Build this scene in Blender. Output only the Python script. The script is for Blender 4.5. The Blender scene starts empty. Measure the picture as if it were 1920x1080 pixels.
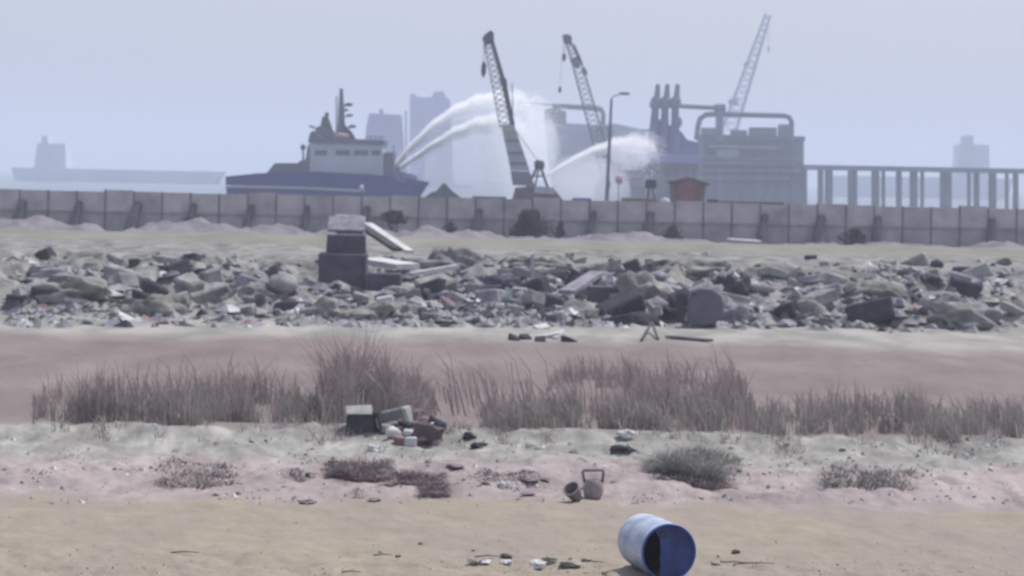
import bpy, bmesh, math, random
import numpy as np
from mathutils import Vector, Matrix, Euler
S = bpy.context.scene
C = S.collection
R = math.radians
random.seed(7); rng = np.random.default_rng(7)

# ------------------------------------------------------------------ camera, sky, sun, exposure
F, CH, ROLL, HY = 4500.0, 4.1, R(1.1), 330.0      # focal length in px of a 1920 frame, eye height, roll, horizon row
cam = bpy.data.cameras.new('camera'); cam.sensor_width = 36; cam.lens = F/1920*36
cam.shift_y = -(540-HY)/1920; cam.clip_end = 20000; cam.clip_start = 0.5
cam.dof.use_dof = True; cam.dof.focus_distance = 9.0; cam.dof.aperture_fstop = 6.5
co = bpy.data.objects.new('camera', cam); C.objects.link(co)
co.matrix_world = Matrix.Translation((0, 0, CH)) @ Matrix.Rotation(R(90), 4, 'X') @ Matrix.Rotation(ROLL, 4, 'Z')
S.camera = co
SUN_EL, SUN_AZ = R(58), R(48)                     # high, ahead of the camera and to the right
w = bpy.data.worlds.new('World'); S.world = w; w.use_nodes = True
nt = w.node_tree; bg = nt.nodes['Background']
sky = nt.nodes.new('ShaderNodeTexSky'); sky.sky_type = 'NISHITA'; sky.sun_disc = False
sky.sun_elevation = SUN_EL; sky.sun_rotation = SUN_AZ; sky.dust_density = 3.0; sky.air_density = 1.3
mxw = nt.nodes.new('ShaderNodeMix'); mxw.data_type = 'RGBA'; mxw.inputs[0].default_value = .6    # thin high cloud over the blue
mxw.inputs[7].default_value = (5.6, 6.1, 7.75, 1); nt.links.new(sky.outputs[0], mxw.inputs[6]); nt.links.new(mxw.outputs[2], bg.inputs[0]); bg.inputs[1].default_value = 0.118
sl = bpy.data.lights.new('sun', 'SUN'); sl.energy = 4.4; sl.angle = R(0.8); sl.color = (1.0, .96, .93)
so = bpy.data.objects.new('sun', sl); C.objects.link(so)
sd = Vector((math.sin(SUN_AZ)*math.cos(SUN_EL), math.cos(SUN_AZ)*math.cos(SUN_EL), math.sin(SUN_EL)))
so.rotation_euler = sd.to_track_quat('Z', 'Y').to_euler(); so.location = (0, 0, 60)
S.view_settings.view_transform = 'Standard'; S.view_settings.look = 'None'
S.view_settings.exposure = -0.04; S.view_settings.gamma = 1.0
S.cycles.volume_step_rate = 1.0; S.cycles.max_bounces = 10; S.cycles.diffuse_bounces = 8; S.cycles.transmission_bounces = 8; S.cycles.volume_bounces = 4
S.cycles.use_denoising = True

# ------------------------------------------------------------------ placing helpers
def P(px, py, Y):
    dx, dy = px-960, py-HY; c, s = math.cos(ROLL), math.sin(ROLL)
    u, v = dx*c + dy*s, -dx*s + dy*c
    return Vector((u*Y/F, Y, CH - v*Y/F))
def hsh(ix, iy, seed):
    n = (ix.astype(np.int64)*374761393 + iy.astype(np.int64)*668265263 + seed*1442695041) & 0x7fffffff
    n = ((n ^ (n >> 13))*1274126177) & 0x7fffffff
    return ((n ^ (n >> 16)) & 0xffff)/65535.0
def vn(x, y, seed=0):
    x = np.asarray(x, float); y = np.asarray(y, float)
    ix, iy = np.floor(x), np.floor(y); fx, fy = x-ix, y-iy
    fx = fx*fx*(3-2*fx); fy = fy*fy*(3-2*fy)
    a, b = hsh(ix, iy, seed), hsh(ix+1, iy, seed); c, d = hsh(ix, iy+1, seed), hsh(ix+1, iy+1, seed)
    return a+(b-a)*fx+(c-a)*fy+(a-b-c+d)*fx*fy
def fbm(x, y, seed=0, o=4):
    t, a, n = 0, .5, 0
    for k in range(o):
        t = t + a*vn(x*2**k+17*k, y*2**k-9*k, seed+k); n += a; a *= .5
    return t/n
def ss(a, b, x):
    t = np.clip((np.asarray(x, float)-a)/(b-a), 0, 1); return t*t*(3-2*t)
def gz(x, y):
    x = np.asarray(x, float); y = np.asarray(y, float)
    foot = 66.5 + 1.2*(vn(x/4, x*0, 5)-.5)
    z = 1.15*ss(foot+1, 97, y) - .75*ss(108, 142, y)
    m = ss(foot, foot+2.5, y)*(1-.8*ss(82, 90, y))*(1-ss(96, 104, y))
    n1 = np.abs(fbm(x/2.2, y/3.2, 11)-.5)*2
    z = z + m*(.75*(1-n1)**2 - .25 + .45*(fbm(x/.9, y/1.4, 21)-.5) + .12*(vn(x/.28, y/.4, 31)-.5))
    z = z + (1-ss(95, 103, y))*0 + ss(100, 112, y)*.10*(fbm(x/3, y/6, 41)-.5)
    z = z + ss(124, 129, y)*(1-ss(136, 139.5, y))*1.9*np.clip(fbm(x/2.4, y/5, 51, 5)-.45, 0, 1)
    z = z + (1-ss(60, 66, y))*(.10*(fbm(x/2.5, y/4, 61)-.5)+.02*(fbm(x/.3, y/.5, 71)-.5))
    r = ss(30.2, 31.2, y)*(1-ss(37, 38.5, y))
    z = z + r*(.34*(fbm(x/1.0, y/1.6, 81)-.45) + .12*(fbm(x/.25, y/.35, 91)-.5))
    z = z + .08*(1-ss(29, 31, y))*(fbm(x/.45, y/.6, 101)-.5) + .10*(1-ss(25.2, 26.6, y))*(fbm(x/.22, y/.3, 103)-.5) + .10*ss(36.3, 37.2, y)*(1-ss(38, 39.5, y))
    return z
GY = np.linspace(20, 150, 2600)
def G(px, py, dz=0.0):                            # the point of the ground seen at a pixel
    dx, dy = px-960, py-HY; c, s_ = math.cos(ROLL), math.sin(ROLL); u_, v_ = dx*c+dy*s_, -dx*s_+dy*c
    hit = np.nonzero(CH-v_*GY/F <= gz(u_*GY/F, GY))[0]; Y = float(GY[hit[0]]) if len(hit) else 150.0
    x = u_*Y/F; return Vector((x, Y, float(gz(x, Y))+dz))
def gp(px, Y, dz=0.0):                            # the ground under a pixel column at depth Y
    p = P(px, 500, Y); return Vector((p.x, Y, float(gz(p.x, Y))+dz))

# ------------------------------------------------------------------ materials
M = {}
def mat(name, col, rough=.85, var=.25, scale=1.5, bump=.2, metal=0.0, col2=None, det=6, trans=0.0, stretch=None):
    m = bpy.data.materials.new(name); m.use_nodes = True; n = m.node_tree; b = n.nodes['Principled BSDF']
    tc = n.nodes.new('ShaderNodeTexCoord'); no = n.nodes.new('ShaderNodeTexNoise')
    no.inputs['Scale'].default_value = scale; no.inputs['Detail'].default_value = det; no.inputs['Roughness'].default_value = .62
    if stretch:
        mp = n.nodes.new('ShaderNodeMapping'); mp.inputs['Scale'].default_value = stretch
        n.links.new(tc.outputs['Object'], mp.inputs[0]); n.links.new(mp.outputs[0], no.inputs['Vector'])
    else: n.links.new(tc.outputs['Object'], no.inputs['Vector'])
    cr = n.nodes.new('ShaderNodeValToRGB')
    a = col2 or tuple(c*(1-var) for c in col); h = tuple(min(.9, c*(1+var*.7)) for c in col)
    cr.color_ramp.elements[0].position = .33; cr.color_ramp.elements[0].color = (*a, 1)
    cr.color_ramp.elements[1].position = .66; cr.color_ramp.elements[1].color = (*h, 1)
    n.links.new(no.outputs['Fac'], cr.inputs[0]); n.links.new(cr.outputs[0], b.inputs['Base Color'])
    b.inputs['Roughness'].default_value = rough; b.inputs['Metallic'].default_value = metal
    b.inputs['Specular IOR Level'].default_value = .3 if 'drum' in name else .08
    if bump:
        bp = n.nodes.new('ShaderNodeBump'); bp.inputs['Strength'].default_value = bump; bp.inputs['Distance'].default_value = .05
        n.links.new(no.outputs['Fac'], bp.inputs['Height']); n.links.new(bp.outputs[0], b.inputs['Normal'])
    if trans:
        tr = n.nodes.new('ShaderNodeBsdfTranslucent'); mx = n.nodes.new('ShaderNodeMixShader'); mx.inputs[0].default_value = trans
        n.links.new(cr.outputs[0], tr.inputs[0]); out = n.nodes['Material Output']
        n.links.new(b.outputs[0], mx.inputs[1]); n.links.new(tr.outputs[0], mx.inputs[2]); n.links.new(mx.outputs[0], out.inputs[0])
    M[name] = m; return m
mat('concrete', (.44, .40, .405), .9, .22, .8, .3)
mat('concrete_worn', (.39, .355, .365), .9, .3, .6, .3)
mat('concrete_dark', (.17, .16, .18), .9, .3, 1.2, .3)
mat('rubble', (.27, .27, .26), .95, .4, 2.5, .5)
mat('rubble_lilac', (.25, .24, .272), .95, .4, 2.5, .5)
mat('rubble_dark', (.05, .048, .06), .95, .4, 2.5, .5)
mat('rubble_white', (.50, .50, .50), .9, .2, 3, .4)
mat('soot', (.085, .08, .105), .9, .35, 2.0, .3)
mat('tank_dark', (.13, .125, .16), .8, .2, 1.5, .15)
mat('black', (.06, .06, .065), .8, .3, 3, .2)
mat('brick_red', (.24, .165, .165), .9, .3, 4, .4)
mat('teal', (.09, .14, .135), .7, .3, 4, .2)
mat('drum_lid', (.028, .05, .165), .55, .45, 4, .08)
mat('drum_end_shade', (.03, .035, .07), .6, .3, 4, .05)  # near-black colour paints the shade deep inside the drum
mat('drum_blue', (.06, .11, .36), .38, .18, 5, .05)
mat('drum_sun_glare', (.40, .44, .51), .45, .25, 3, .08, col2=(.24, .28, .38), stretch=(1, 1, 2.5))  # sun glare on the blue plastic painted in as a pale colour
mat('reed_green', (.245, .24, .215), .9, .35, 1.3, 0, trans=.35)
mat('reed_mauve', (.30, .235, .235), .9, .3, 1.0, 0, trans=.35)
mat('reed_straw', (.42, .37, .38), .9, .25, 2.0, 0, trans=.3)
mat('brush_mauve', (.15, .115, .125), .9, .35, 2.0, 0, trans=.2)
mat('brush_grey', (.22, .225, .21), .9, .3, 2.0, 0, trans=.2)
mat('leaf_dark', (.05, .05, .062), .9, .4, 1.0, 0, trans=.15)
mat('stone', (.30, .28, .25), .9, .3, 9, .5)
mat('stone_dark', (.10, .09, .08), .9, .3, 9, .5)
mat('plastic_mauve', (.29, .245, .25), .5, .25, 7, .1)
mat('plastic_dark', (.19, .155, .165), .6, .3, 7, .1)
mat('hull', (.012, .022, .17), .6, .25, .25, .05)
mat('hull_rail', (.35, .42, .46), .7, .2, .5, 0)
mat('ship_grey', (.42, .44, .48), .7, .12, .3, .05)
mat('ship_mid', (.12, .13, .16), .7, .15, .3, .05)
mat('ship_dark', (.06, .07, .095), .7, .2, .5, 0)
mat('ship_glass', (.05, .06, .09), .25, .1, .5, 0)
mat('life_pink', (.36, .22, .25), .7, .1, 1, 0)
mat('crane_grey', (.17, .18, .20), .7, .18, .5, .05)
mat('crane_pale', (.34, .36, .40), .7, .15, .5, .05)
mat('crane_dark', (.06, .068, .088), .7, .3, .8, 0)
mat('crane_brown', (.11, .085, .09), .8, .3, .6, .1)
mat('crane_yellow', (.45, .46, .30), .7, .1, 1, 0)
mat('jetty_blue', (.13, .135, .26), .75, .2, .15, .05)
mat('jetty_pale', (.22, .22, .38), .75, .15, .2, .05)
mat('jetty_grey', (.22, .24, .28), .8, .25, .12, .05)
mat('jetty_dark', (.17, .185, .225), .8, .25, .2, .05)
mat('tank_blue', (.07, .12, .30), .6, .3, .12, .05)
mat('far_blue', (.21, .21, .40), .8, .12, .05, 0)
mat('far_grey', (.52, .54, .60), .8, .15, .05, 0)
mat('rust_red', (.25, .12, .13), .85, .3, 1.2, .2)
mat('rust_brown', (.17, .12, .11), .85, .3, 1.2, .2)
mat('lamp_metal', (.17, .18, .22), .7, .15, 1, 0, 0)
mat('lamp_glass', (.55, .57, .6), .3, .05, 1, 0)
mat('spray', (.94, .95, .97), .9, .02, 1, 0, trans=.5)

def ground_material():
    m = bpy.data.materials.new('ground'); m.use_nodes = True; n = m.node_tree; L = n.links; b = n.nodes['Principled BSDF']
    ge = n.nodes.new('ShaderNodeNewGeometry'); sp = n.nodes.new('ShaderNodeSeparateXYZ'); L.new(ge.outputs['Position'], sp.inputs[0])
    def noise(sc, det=6, vec=None, ro=.6):
        x = n.nodes.new('ShaderNodeTexNoise'); x.inputs['Scale'].default_value = sc; x.inputs['Detail'].default_value = det; x.inputs['Roughness'].default_value = ro
        L.new(vec or ge.outputs['Position'], x.inputs['Vector']); return x.outputs['Fac']
    def ma(op, a, b_, c=None):
        x = n.nodes.new('ShaderNodeMath'); x.operation = op
        for i, v in enumerate([a, b_] + ([c] if c is not None else [])):
            if isinstance(v, (int, float)): x.inputs[i].default_value = v
            else: L.new(v, x.inputs[i])
        return x.outputs[0]
    def ramp(f, lo, hi, c0=(0, 0, 0), c1=(1, 1, 1)):
        x = n.nodes.new('ShaderNodeValToRGB'); e = x.color_ramp.elements
        e[0].position = lo; e[0].color = (*c0, 1); e[1].position = hi; e[1].color = (*c1, 1); L.new(f, x.inputs[0]); return x.outputs[0]
    def mix(f, a, b_, t='MIX'):
        x = n.nodes.new('ShaderNodeMix'); x.data_type = 'RGBA'; x.blend_type = t
        if isinstance(f, float): x.inputs[0].default_value = f
        else: L.new(f, x.inputs[0])
        for i, v in ((6, a), (7, b_)):
            if isinstance(v, tuple): x.inputs[i].default_value = (*v, 1)
            else: L.new(v, x.inputs[i])
        return x.outputs[2]
    mp = n.nodes.new('ShaderNodeMapping'); mp.inputs['Scale'].default_value = (1, .35, 1); L.new(ge.outputs['Position'], mp.inputs[0])
    sv = mp.outputs[0]
    def step(y0, wd, wob, sc):   # 0 before y0, 1 after, with a ragged edge
        yy = ma('ADD', sp.outputs[1], ma('MULTIPLY', ma('SUBTRACT', noise(sc, 5, sv), .5), wob))
        x = n.nodes.new('ShaderNodeMapRange'); x.interpolation_type = 'SMOOTHSTEP'
        L.new(yy, x.inputs[0]); x.inputs[1].default_value = y0-wd; x.inputs[2].default_value = y0+wd; return x.outputs[0]
    sand = mix(ramp(noise(2.0, 8), .35, .7), (.245, .212, .165), (.305, .268, .21))
    sand = mix(ramp(noise(.5, 4, sv), .4, .7), sand, (.25, .21, .19))
    sand = mix(ma('MULTIPLY', ramp(noise(9, 5, sv), .62, .72), .5), sand, (.17, .14, .11))
    pink = mix(ramp(noise(1.1, 7, sv), .35, .68), (.235, .198, .19), (.375, .325, .312))
    pink = mix(ma('MULTIPLY', ramp(noise(1.7, 7, sv), .52, .64), .6), pink, (.17, .135, .145))
    pale = mix(ramp(noise(1.8, 8, sv), .36, .66), (.17, .165, .15), (.36, .35, .32))
    pale = mix(ma('MULTIPLY', ramp(noise(1.3, 7, sv), .54, .66), .5), pale, (.13, .125, .115))
    pink = mix(step(34.4, .8, 9.0, .9), pink, pale)
    mid = mix(ramp(noise(.5, 6, sv), .35, .7), (.16, .13, .123), (.23, .192, .18))
    mid = mix(ma('MULTIPLY', ramp(noise(1.3, 6, sv), .56, .7), .5), mid, (.15, .12, .12))
    mid = mix(step(60, 2.5, 14, .12), mid, mix(ramp(noise(.6, 6, sv), .4, .6), (.21, .21, .19), (.33, .31, .285)))
    rub = mix(ramp(noise(1.2, 8), .36, .64), (.11, .108, .10), (.29, .288, .262))
    rub = mix(ma('MULTIPLY', ramp(noise(.35, 5), .5, .65), .6), rub, (.20, .19, .215))
    rub = mix(ma('MULTIPLY', ramp(noise(.8, 6), .60, .68), .7), rub, (.08, .08, .08))
    top = mix(ramp(noise(.5, 6, sv), .35, .7), (.165, .16, .132), (.24, .235, .20))
    wal = mix(ramp(noise(.5, 7), .35, .65), (.14, .128, .14), (.225, .205, .225))
    c = mix(step(30.2, .5, 3.4, 1.4), sand, pink)
    c = mix(step(37.8, .6, 3.0, .8), c, mid)
    c = mix(step(66.5, .8, 7.0, .5), c, rub)
    c = mix(step(96, 2.0, 9.0, .3), c, top)
    c = mix(step(124, 1.5, 6.0, .3), c, wal)
    L.new(c, b.inputs['Base Color']); b.inputs['Roughness'].default_value = .96; b.inputs['Specular IOR Level'].default_value = .1
    bp = n.nodes.new('ShaderNodeBump'); bp.inputs['Strength'].default_value = .55; bp.inputs['Distance'].default_value = .06
    L.new(noise(6, 8), bp.inputs['Height']); L.new(bp.outputs[0], b.inputs['Normal'])
    return m
def sea_material():
    m = bpy.data.materials.new('sea'); m.use_nodes = True; n = m.node_tree; b = n.nodes['Principled BSDF']
    b.inputs['Base Color'].default_value = (.10, .14, .17, 1); b.inputs['Roughness'].default_value = .25
    no = n.nodes.new('ShaderNodeTexNoise'); no.inputs['Scale'].default_value = .6; no.inputs['Detail'].default_value = 6
    ge = n.nodes.new('ShaderNodeNewGeometry'); n.links.new(ge.outputs['Position'], no.inputs['Vector'])
    bp = n.nodes.new('ShaderNodeBump'); bp.inputs['Strength'].default_value = .8; bp.inputs['Distance'].default_value = .4
    n.links.new(no.outputs['Fac'], bp.inputs['Height']); n.links.new(bp.outputs[0], b.inputs['Normal']); return m

# ------------------------------------------------------------------ mesh builder and tags
class MB:
    def __init__(s): s.v = []; s.f = []; s.mi = []
    def add(s, vs, fs, mi=0):
        k = len(s.v); s.v += [tuple(v) for v in vs]; s.f += [tuple(i+k for i in f) for f in fs]; s.mi += [mi]*len(fs); return s
    def box(s, c, size, rz=0, rx=0, ry=0, jit=0, mi=0, taper=1.0):
        m = Euler((rx, ry, rz)).to_matrix(); c = Vector(c); hx, hy, hz = [q/2 for q in size]; vs = []
        for z in (-1, 1):
            for x, y in ((-1, -1), (1, -1), (1, 1), (-1, 1)):
                t = taper if z > 0 else 1
                p = Vector((x*hx*t, y*hy*t, z*hz))
                if jit: p += Vector([random.uniform(-jit, jit)*q for q in size])
                vs.append(c + m @ p)
        return s.add(vs, [(3, 2, 1, 0), (4, 5, 6, 7), (0, 1, 5, 4), (1, 2, 6, 5), (2, 3, 7, 6), (3, 0, 4, 7)], mi)
    def tube(s, pts, r, n=8, mi=0, cap=True):
        pts = [Vector(p) for p in pts]; rs = r if isinstance(r, (list, tuple)) else [r]*len(pts); vs = []; fs = []
        up = None
        for i, p in enumerate(pts):
            d = (pts[min(i+1, len(pts)-1)] - pts[max(i-1, 0)]).normalized()
            if up is None: up = Vector((0, 1, 0)) if abs(d.y) < .9 else Vector((1, 0, 0))
            a = d.cross(up).normalized(); b = a.cross(d).normalized(); up = b
            for k in range(n):
                t = 2*math.pi*k/n; vs.append(p + (a*math.cos(t)+b*math.sin(t))*rs[i])
        for i in range(len(pts)-1):
            for k in range(n):
                k2 = (k+1) % n; fs.append((i*n+k, i*n+k2, (i+1)*n+k2, (i+1)*n+k))
        if cap: fs += [tuple(range(n))[::-1], tuple((len(pts)-1)*n+k for k in range(n))]
        return s.add(vs, fs, mi)
    def prism(s, poly, y0, y1, mi=0):             # polygon of world (x, z), given counter-clockwise, thick along y
        n = len(poly); vs = [(x, y0, z) for x, z in poly] + [(x, y1, z) for x, z in poly]
        fs = [tuple(range(n)), tuple(range(n, 2*n))[::-1]] + [((i+1) % n, i, i+n, (i+1) % n+n) for i in range(n)]
        return s.add(vs, fs, mi)
    def pprism(s, pp, Y, th, mi=0):               # the same from pixel corners at depth Y
        q = [P(x, y, Y) for x, y in pp]; return s.prism([(p.x, p.z) for p in q], Y-th/2, Y+th/2, mi)
    def blob(s, c, rad, seed=0, rough=.3, n=3, rz=0, mi=0, flat=False, fr=1.7):
        bm = bmesh.new(); bmesh.ops.create_icosphere(bm, subdivisions=n, radius=1); c = Vector(c); m = Euler((0, 0, rz)).to_matrix()
        co_ = np.array([v.co[:] for v in bm.verts])
        d = (vn(co_[:, 0]*fr+seed, co_[:, 1]*fr+co_[:, 2]*fr*1.3, seed)+.5*vn(co_[:, 0]*fr*2.3+co_[:, 2]*3, co_[:, 1]*fr*2.3+seed, seed+3)-.75)*2*rough+1
        if flat: co_ = np.sign(co_)*np.abs(co_)**.62
        vs = [c + m @ Vector((p[0]*rad[0]*k, p[1]*rad[1]*k, p[2]*rad[2]*k)) for p, k in zip(co_, d)]
        fs = [tuple(v.index for v in f.verts) for f in bm.faces]; bm.free(); return s.add(vs, fs, mi)
    def build(s, name, mats, parent=None, smooth=False, bevel=0):
        me = bpy.data.meshes.new(name); off = Vector(parent.get('_o', (0, 0, 0))) if parent else Vector()
        me.from_pydata([tuple(Vector(v)-off) for v in s.v], [], s.f)
        for m_ in (mats if isinstance(mats, (list, tuple)) else [mats]): me.materials.append(M[m_] if isinstance(m_, str) else m_)
        me.polygons.foreach_set('material_index', s.mi)
        if smooth: me.polygons.foreach_set('use_smooth', [True]*len(me.polygons))
        me.update(); o = bpy.data.objects.new(name, me); C.objects.link(o)
        if bevel: 
            b = o.modifiers.new('bevel', 'BEVEL'); b.width = bevel; b.segments = 2
        if parent:
            o.parent = parent
            if '_o' not in o: o['_o'] = tuple(off)
        return o
def tag(o, label=None, cat=None, group=None, kind=None):
    if label: o['label'] = label
    if cat: o['category'] = cat
    if group: o['group'] = group
    if kind: o['kind'] = kind
    return o
def thing(name, loc, label, cat, group=None):
    o = bpy.data.objects.new(name, None); o.empty_display_size = .2; C.objects.link(o); o.location = loc; o['_o'] = tuple(loc)
    return tag(o, label, cat, group)
def solo(name, mb, m, label, cat, group=None, kind=None, smooth=False, bevel=0):   # a thing of one mesh; its origin moves to its middle
    vs = np.array(mb.v); c = Vector(((vs[:, 0].min()+vs[:, 0].max())/2, (vs[:, 1].min()+vs[:, 1].max())/2, vs[:, 2].min()))
    mb.v = [tuple(Vector(v)-c) for v in mb.v]; o = mb.build(name, m, None, smooth, bevel); o.location = c
    return tag(o, label, cat, group, kind)

# ------------------------------------------------------------------ the ground and the sea
def grid(name, xs, ys, zf, m):
    X = xs; nx, ny = X.shape[1], X.shape[0]
    Y = np.repeat(ys[:, None], nx, 1); Z = zf(X, Y)
    co_ = np.stack([X, Y, Z], -1).reshape(-1, 3).astype(np.float32)
    i = np.arange((ny-1)*nx).reshape(ny-1, nx)[:, :-1].ravel(); q = np.stack([i, i+1, i+nx+1, i+nx], -1)
    me = bpy.data.meshes.new(name); me.vertices.add(len(co_)); me.vertices.foreach_set('co', co_.ravel())
    me.loops.add(q.size); me.loops.foreach_set('vertex_index', q.ravel().astype(np.int32))
    me.polygons.add(len(q)); me.polygons.foreach_set('loop_start', np.arange(0, q.size, 4, dtype=np.int32))
    me.polygons.foreach_set('loop_total', np.full(len(q), 4, dtype=np.int32)); me.polygons.foreach_set('use_smooth', np.ones(len(q), bool))
    me.materials.append(m); me.update(calc_edges=True); me.validate(); o = bpy.data.objects.new(name, me); C.objects.link(o); return o
ys = [-12.0]
while ys[-1] < 250: 
    y = ys[-1]; ys.append(y + (2.0 if y < 16 else .055*y/24 if y < 66 else .13 if y < 104 else .3 if y < 142 else 6))
ys = np.array(ys)
ui = np.linspace(-.25, .25, 620); uo = np.linspace(.27, 2.2, 40); u = np.concatenate([-uo[::-1], ui, uo])
g = grid('ground', u[None, :]*(ys[:, None]+4), ys, gz, ground_material()); g['kind'] = 'structure'
sm = sea_material(); b = MB(); b.add([(-1500, 249, -1.6), (1500, 249, -1.6), (1500, 3000, -1.6), (-1500, 3000, -1.6)], [(0, 1, 2, 3)])
o = b.build('sea', sm); o['kind'] = 'structure'
b = MB(); b.box((0, 250.6, -1.4), (1100, .8, 3.6)); o = b.build('quay_edge', 'concrete_dark'); o['kind'] = 'structure'

# ------------------------------------------------------------------ perimeter wall
WY = 141.0
wx = lambda px: P(px, 400, WY).x
pitch = wx(1009.0)-wx(955.6)
wall = thing('boundary_wall', (0, WY, 0), 'long grey precast concrete panel wall running across behind the rubble', 'wall')
x = wx(571); k0 = 12
x0 = x - k0*pitch
for i in range(44):
    xa = x0 + i*pitch; xc = xa+pitch/2
    zt = P(585, 365, WY).z + (-.03 if (i % 5) else .05) + random.uniform(-.03, .03)
    zm = P(585, 403, WY).z
    b = MB(); b.box((xc, WY, (zt+zm)/2), (pitch-.10, .14, zt-zm)); b.build('panel', random.choice(['concrete', 'concrete', 'concrete_worn']), wall)
    b = MB(); b.box((xc, WY+.03, (zm-.06-.5)/2), (pitch-.10, .16, zm-.06+.5)); b.box((xc, WY-.06, zm-.03), (pitch-.10, .26, .055)); b.build('base_panel', 'concrete_worn', wall)
    b = MB(); b.box((xa, WY, zt/2-.1), (.095, .20, zt+.25)); b.build('post', 'concrete_dark', wall)
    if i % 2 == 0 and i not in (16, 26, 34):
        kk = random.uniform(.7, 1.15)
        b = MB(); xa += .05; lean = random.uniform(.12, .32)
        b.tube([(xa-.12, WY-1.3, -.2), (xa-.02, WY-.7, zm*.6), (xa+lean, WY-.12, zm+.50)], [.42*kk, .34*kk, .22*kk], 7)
        b.build('raking_prop', 'soot', wall)  # shadow on the concrete props is put into their dark colour

# ------------------------------------------------------------------ leaf and blade makers
def blades(name, n, where, h, wdt, lean, mats, wts, spread=.2, droop=.3, taper=.15, two=True):
    vs, fs, mi = [], [], []; k = 0
    mm = random.choices(range(len(mats)), wts, k=n)
    wx_, wy_, wh_ = where(n); wz_ = gz(wx_, wy_)-.02
    for i in range(n):
        x, y, hs, z = float(wx_[i]), float(wy_[i]), float(wh_[i]), float(wz_[i])
        hh = random.uniform(*h)*hs*(1, 1.22, 1.05)[mm[i] % 3]; a = random.uniform(0, 6.28); ww = random.uniform(*wdt); kb = random.random()
        dx, dy = math.cos(a)*ww/2, math.sin(a)*ww/2*.4
        lx = (lean+random.gauss(0, spread))*hh; ly = random.gauss(0, spread)*hh
        mx, my, mz = x+lx*.35, y+ly*.35, z+hh*.6; ex, ey, ez = x+lx*(1+droop)+(hh*.3*(kb*10-1) if kb < .22 else 0), y+ly*(1+droop), z+hh*(1-droop*random.random()*.5-(.35 if kb < .22 else 0))
        vs += [(x-dx, y-dy, z), (x+dx, y+dy, z), (mx+dx*.8, my+dy*.8, mz), (mx-dx*.8, my-dy*.8, mz), (ex+dx*taper, ey+dy*taper, ez), (ex-dx*taper, ey-dy*taper, ez)]
        fs += [(k, k+1, k+2, k+3), (k+3, k+2, k+4, k+5)]; mi += [mm[i]]*2; k += 6
    b = MB(); b.v, b.f, b.mi = vs, fs, mi; return b
def band(px0, px1, Y0, Y1, dens=None, hf=None):
    def f(n):
        px = rng.uniform(px0, px1, n*12); Y = rng.uniform(0, 1, n*12)**1.3*(Y1-Y0)+Y0 + (Y0 > 35)*2.0*(vn(px/60.0, px*0, 137)-.35)
        d = vn(px/38.0, Y*.9, 131)*.75 + vn(px/11.0, Y*2, 133)*.25
        if dens:
            k = rng.random(n*12) <= dens(px, d); px, Y, d = px[k], Y[k], d[k]
        px, Y, d = px[:n], Y[:n], d[:n]
        while len(px) < n: px, Y, d = np.tile(px, 2)[:n], np.tile(Y, 2)[:n], np.tile(d, 2)[:n]
        e = (.35+.65*np.clip(np.minimum((px-px0)/30, (px1-px)/30), 0, 1))*rng.choice([1, 1, .8, .45], len(px))
        dx, dy = px-960, 800-HY
        return (dx*math.cos(ROLL)+dy*math.sin(ROLL))*Y/F, Y, (hf(px, d) if hf else 1)*e*np.ones(n)
    return f
mm_ = ['reed_green', 'reed_mauve', 'reed_straw']
def reed(name, n, px0, px1, Y0, Y1, h, wts, lean, label, dens=None, hf=None, spread=.16, wd=(.010, .030)):
    b = blades(name, n, band(px0, px1, Y0, Y1, dens, hf), h, wd, lean, mm_, wts, spread)
    return solo(name, b, mm_, label, 'reeds', 'reed and dry grass beds', 'stuff')
dn = lambda px, d: .04+np.maximum(0, d-.40)*3.2
reed('reed_bed', 4200, 572, 815, 37.8, 42.5, (.42, .94), (5, 3.6, 1.6), -.05, 'tall dark reeds at left behind the broken dark box',
     dn, lambda px, d: (.35+1.25*d)*np.where((px > 600) & (px < 730), 1.10, .72))
reed('reed_bed', 5200, 900, 1420, 37.9, 42.5, (.14, .54), (6.4, 2.2, 1.3), -.10, 'low dense grey green reeds right of centre above the pale rubble line', dn, lambda px, d: (.45+1.1*d)*np.interp(px, [900, 1200, 1300, 1420], [1, 1, 1.3, 1.35]))
reed('reed_bed', 1300, 1025, 1400, 46.0, 49.0, (.16, .46), (.6, 6, 1.0), -.08, 'thin row of mauve dry grass behind the dense right reeds', dn, lambda px, d: .55+.8*d)
reed('dry_stalks', 130, 815, 1080, 40.0, 46.0, (.35, 1.05), (.5, 7, 2.5), -.38, 'sparse leaning brown stalks in the gap between the reed beds', None, None, .10, (.015, .04))
reed('dry_stalks', 200, 1050, 1400, 41.0, 48.0, (.35, .95), (.5, 7, 2.5), -.16, 'scattered upright brown stalks standing above the right reeds', None, None, .07, (.015, .035))
reed('reed_bed', 3400, 60, 572, 37.8, 42.5, (.25, .85), (5, 3, 1.0), -.05, 'far left reeds continuing past the tall dark clump', dn, lambda px, d: .2+1.25*d)
reed('reed_bed', 4200, 1420, 1990, 37.9, 43, (.15, .62), (6, 2, .9), -.08, 'far right reeds continuing along the pale rubble line', dn, lambda px, d: .25+1.1*d)
reed('dry_grass', 2600, 20, 1900, 36.4, 39.0, (.06, .24), (3, 4, 4), -.1, 'short scattered dry grass along the foot of the reeds', lambda px, d: np.maximum(0, d-.5)*2.5, None, .5, (.008, .02))
reed('dry_stalks', 240, 1180, 1410, 39.0, 45.0, (.4, 1.0), (2, 7, 2.5), -.12, 'taller brown stalks rising at the right end of the low reeds', None, None, .12, (.012, .03))
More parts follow.
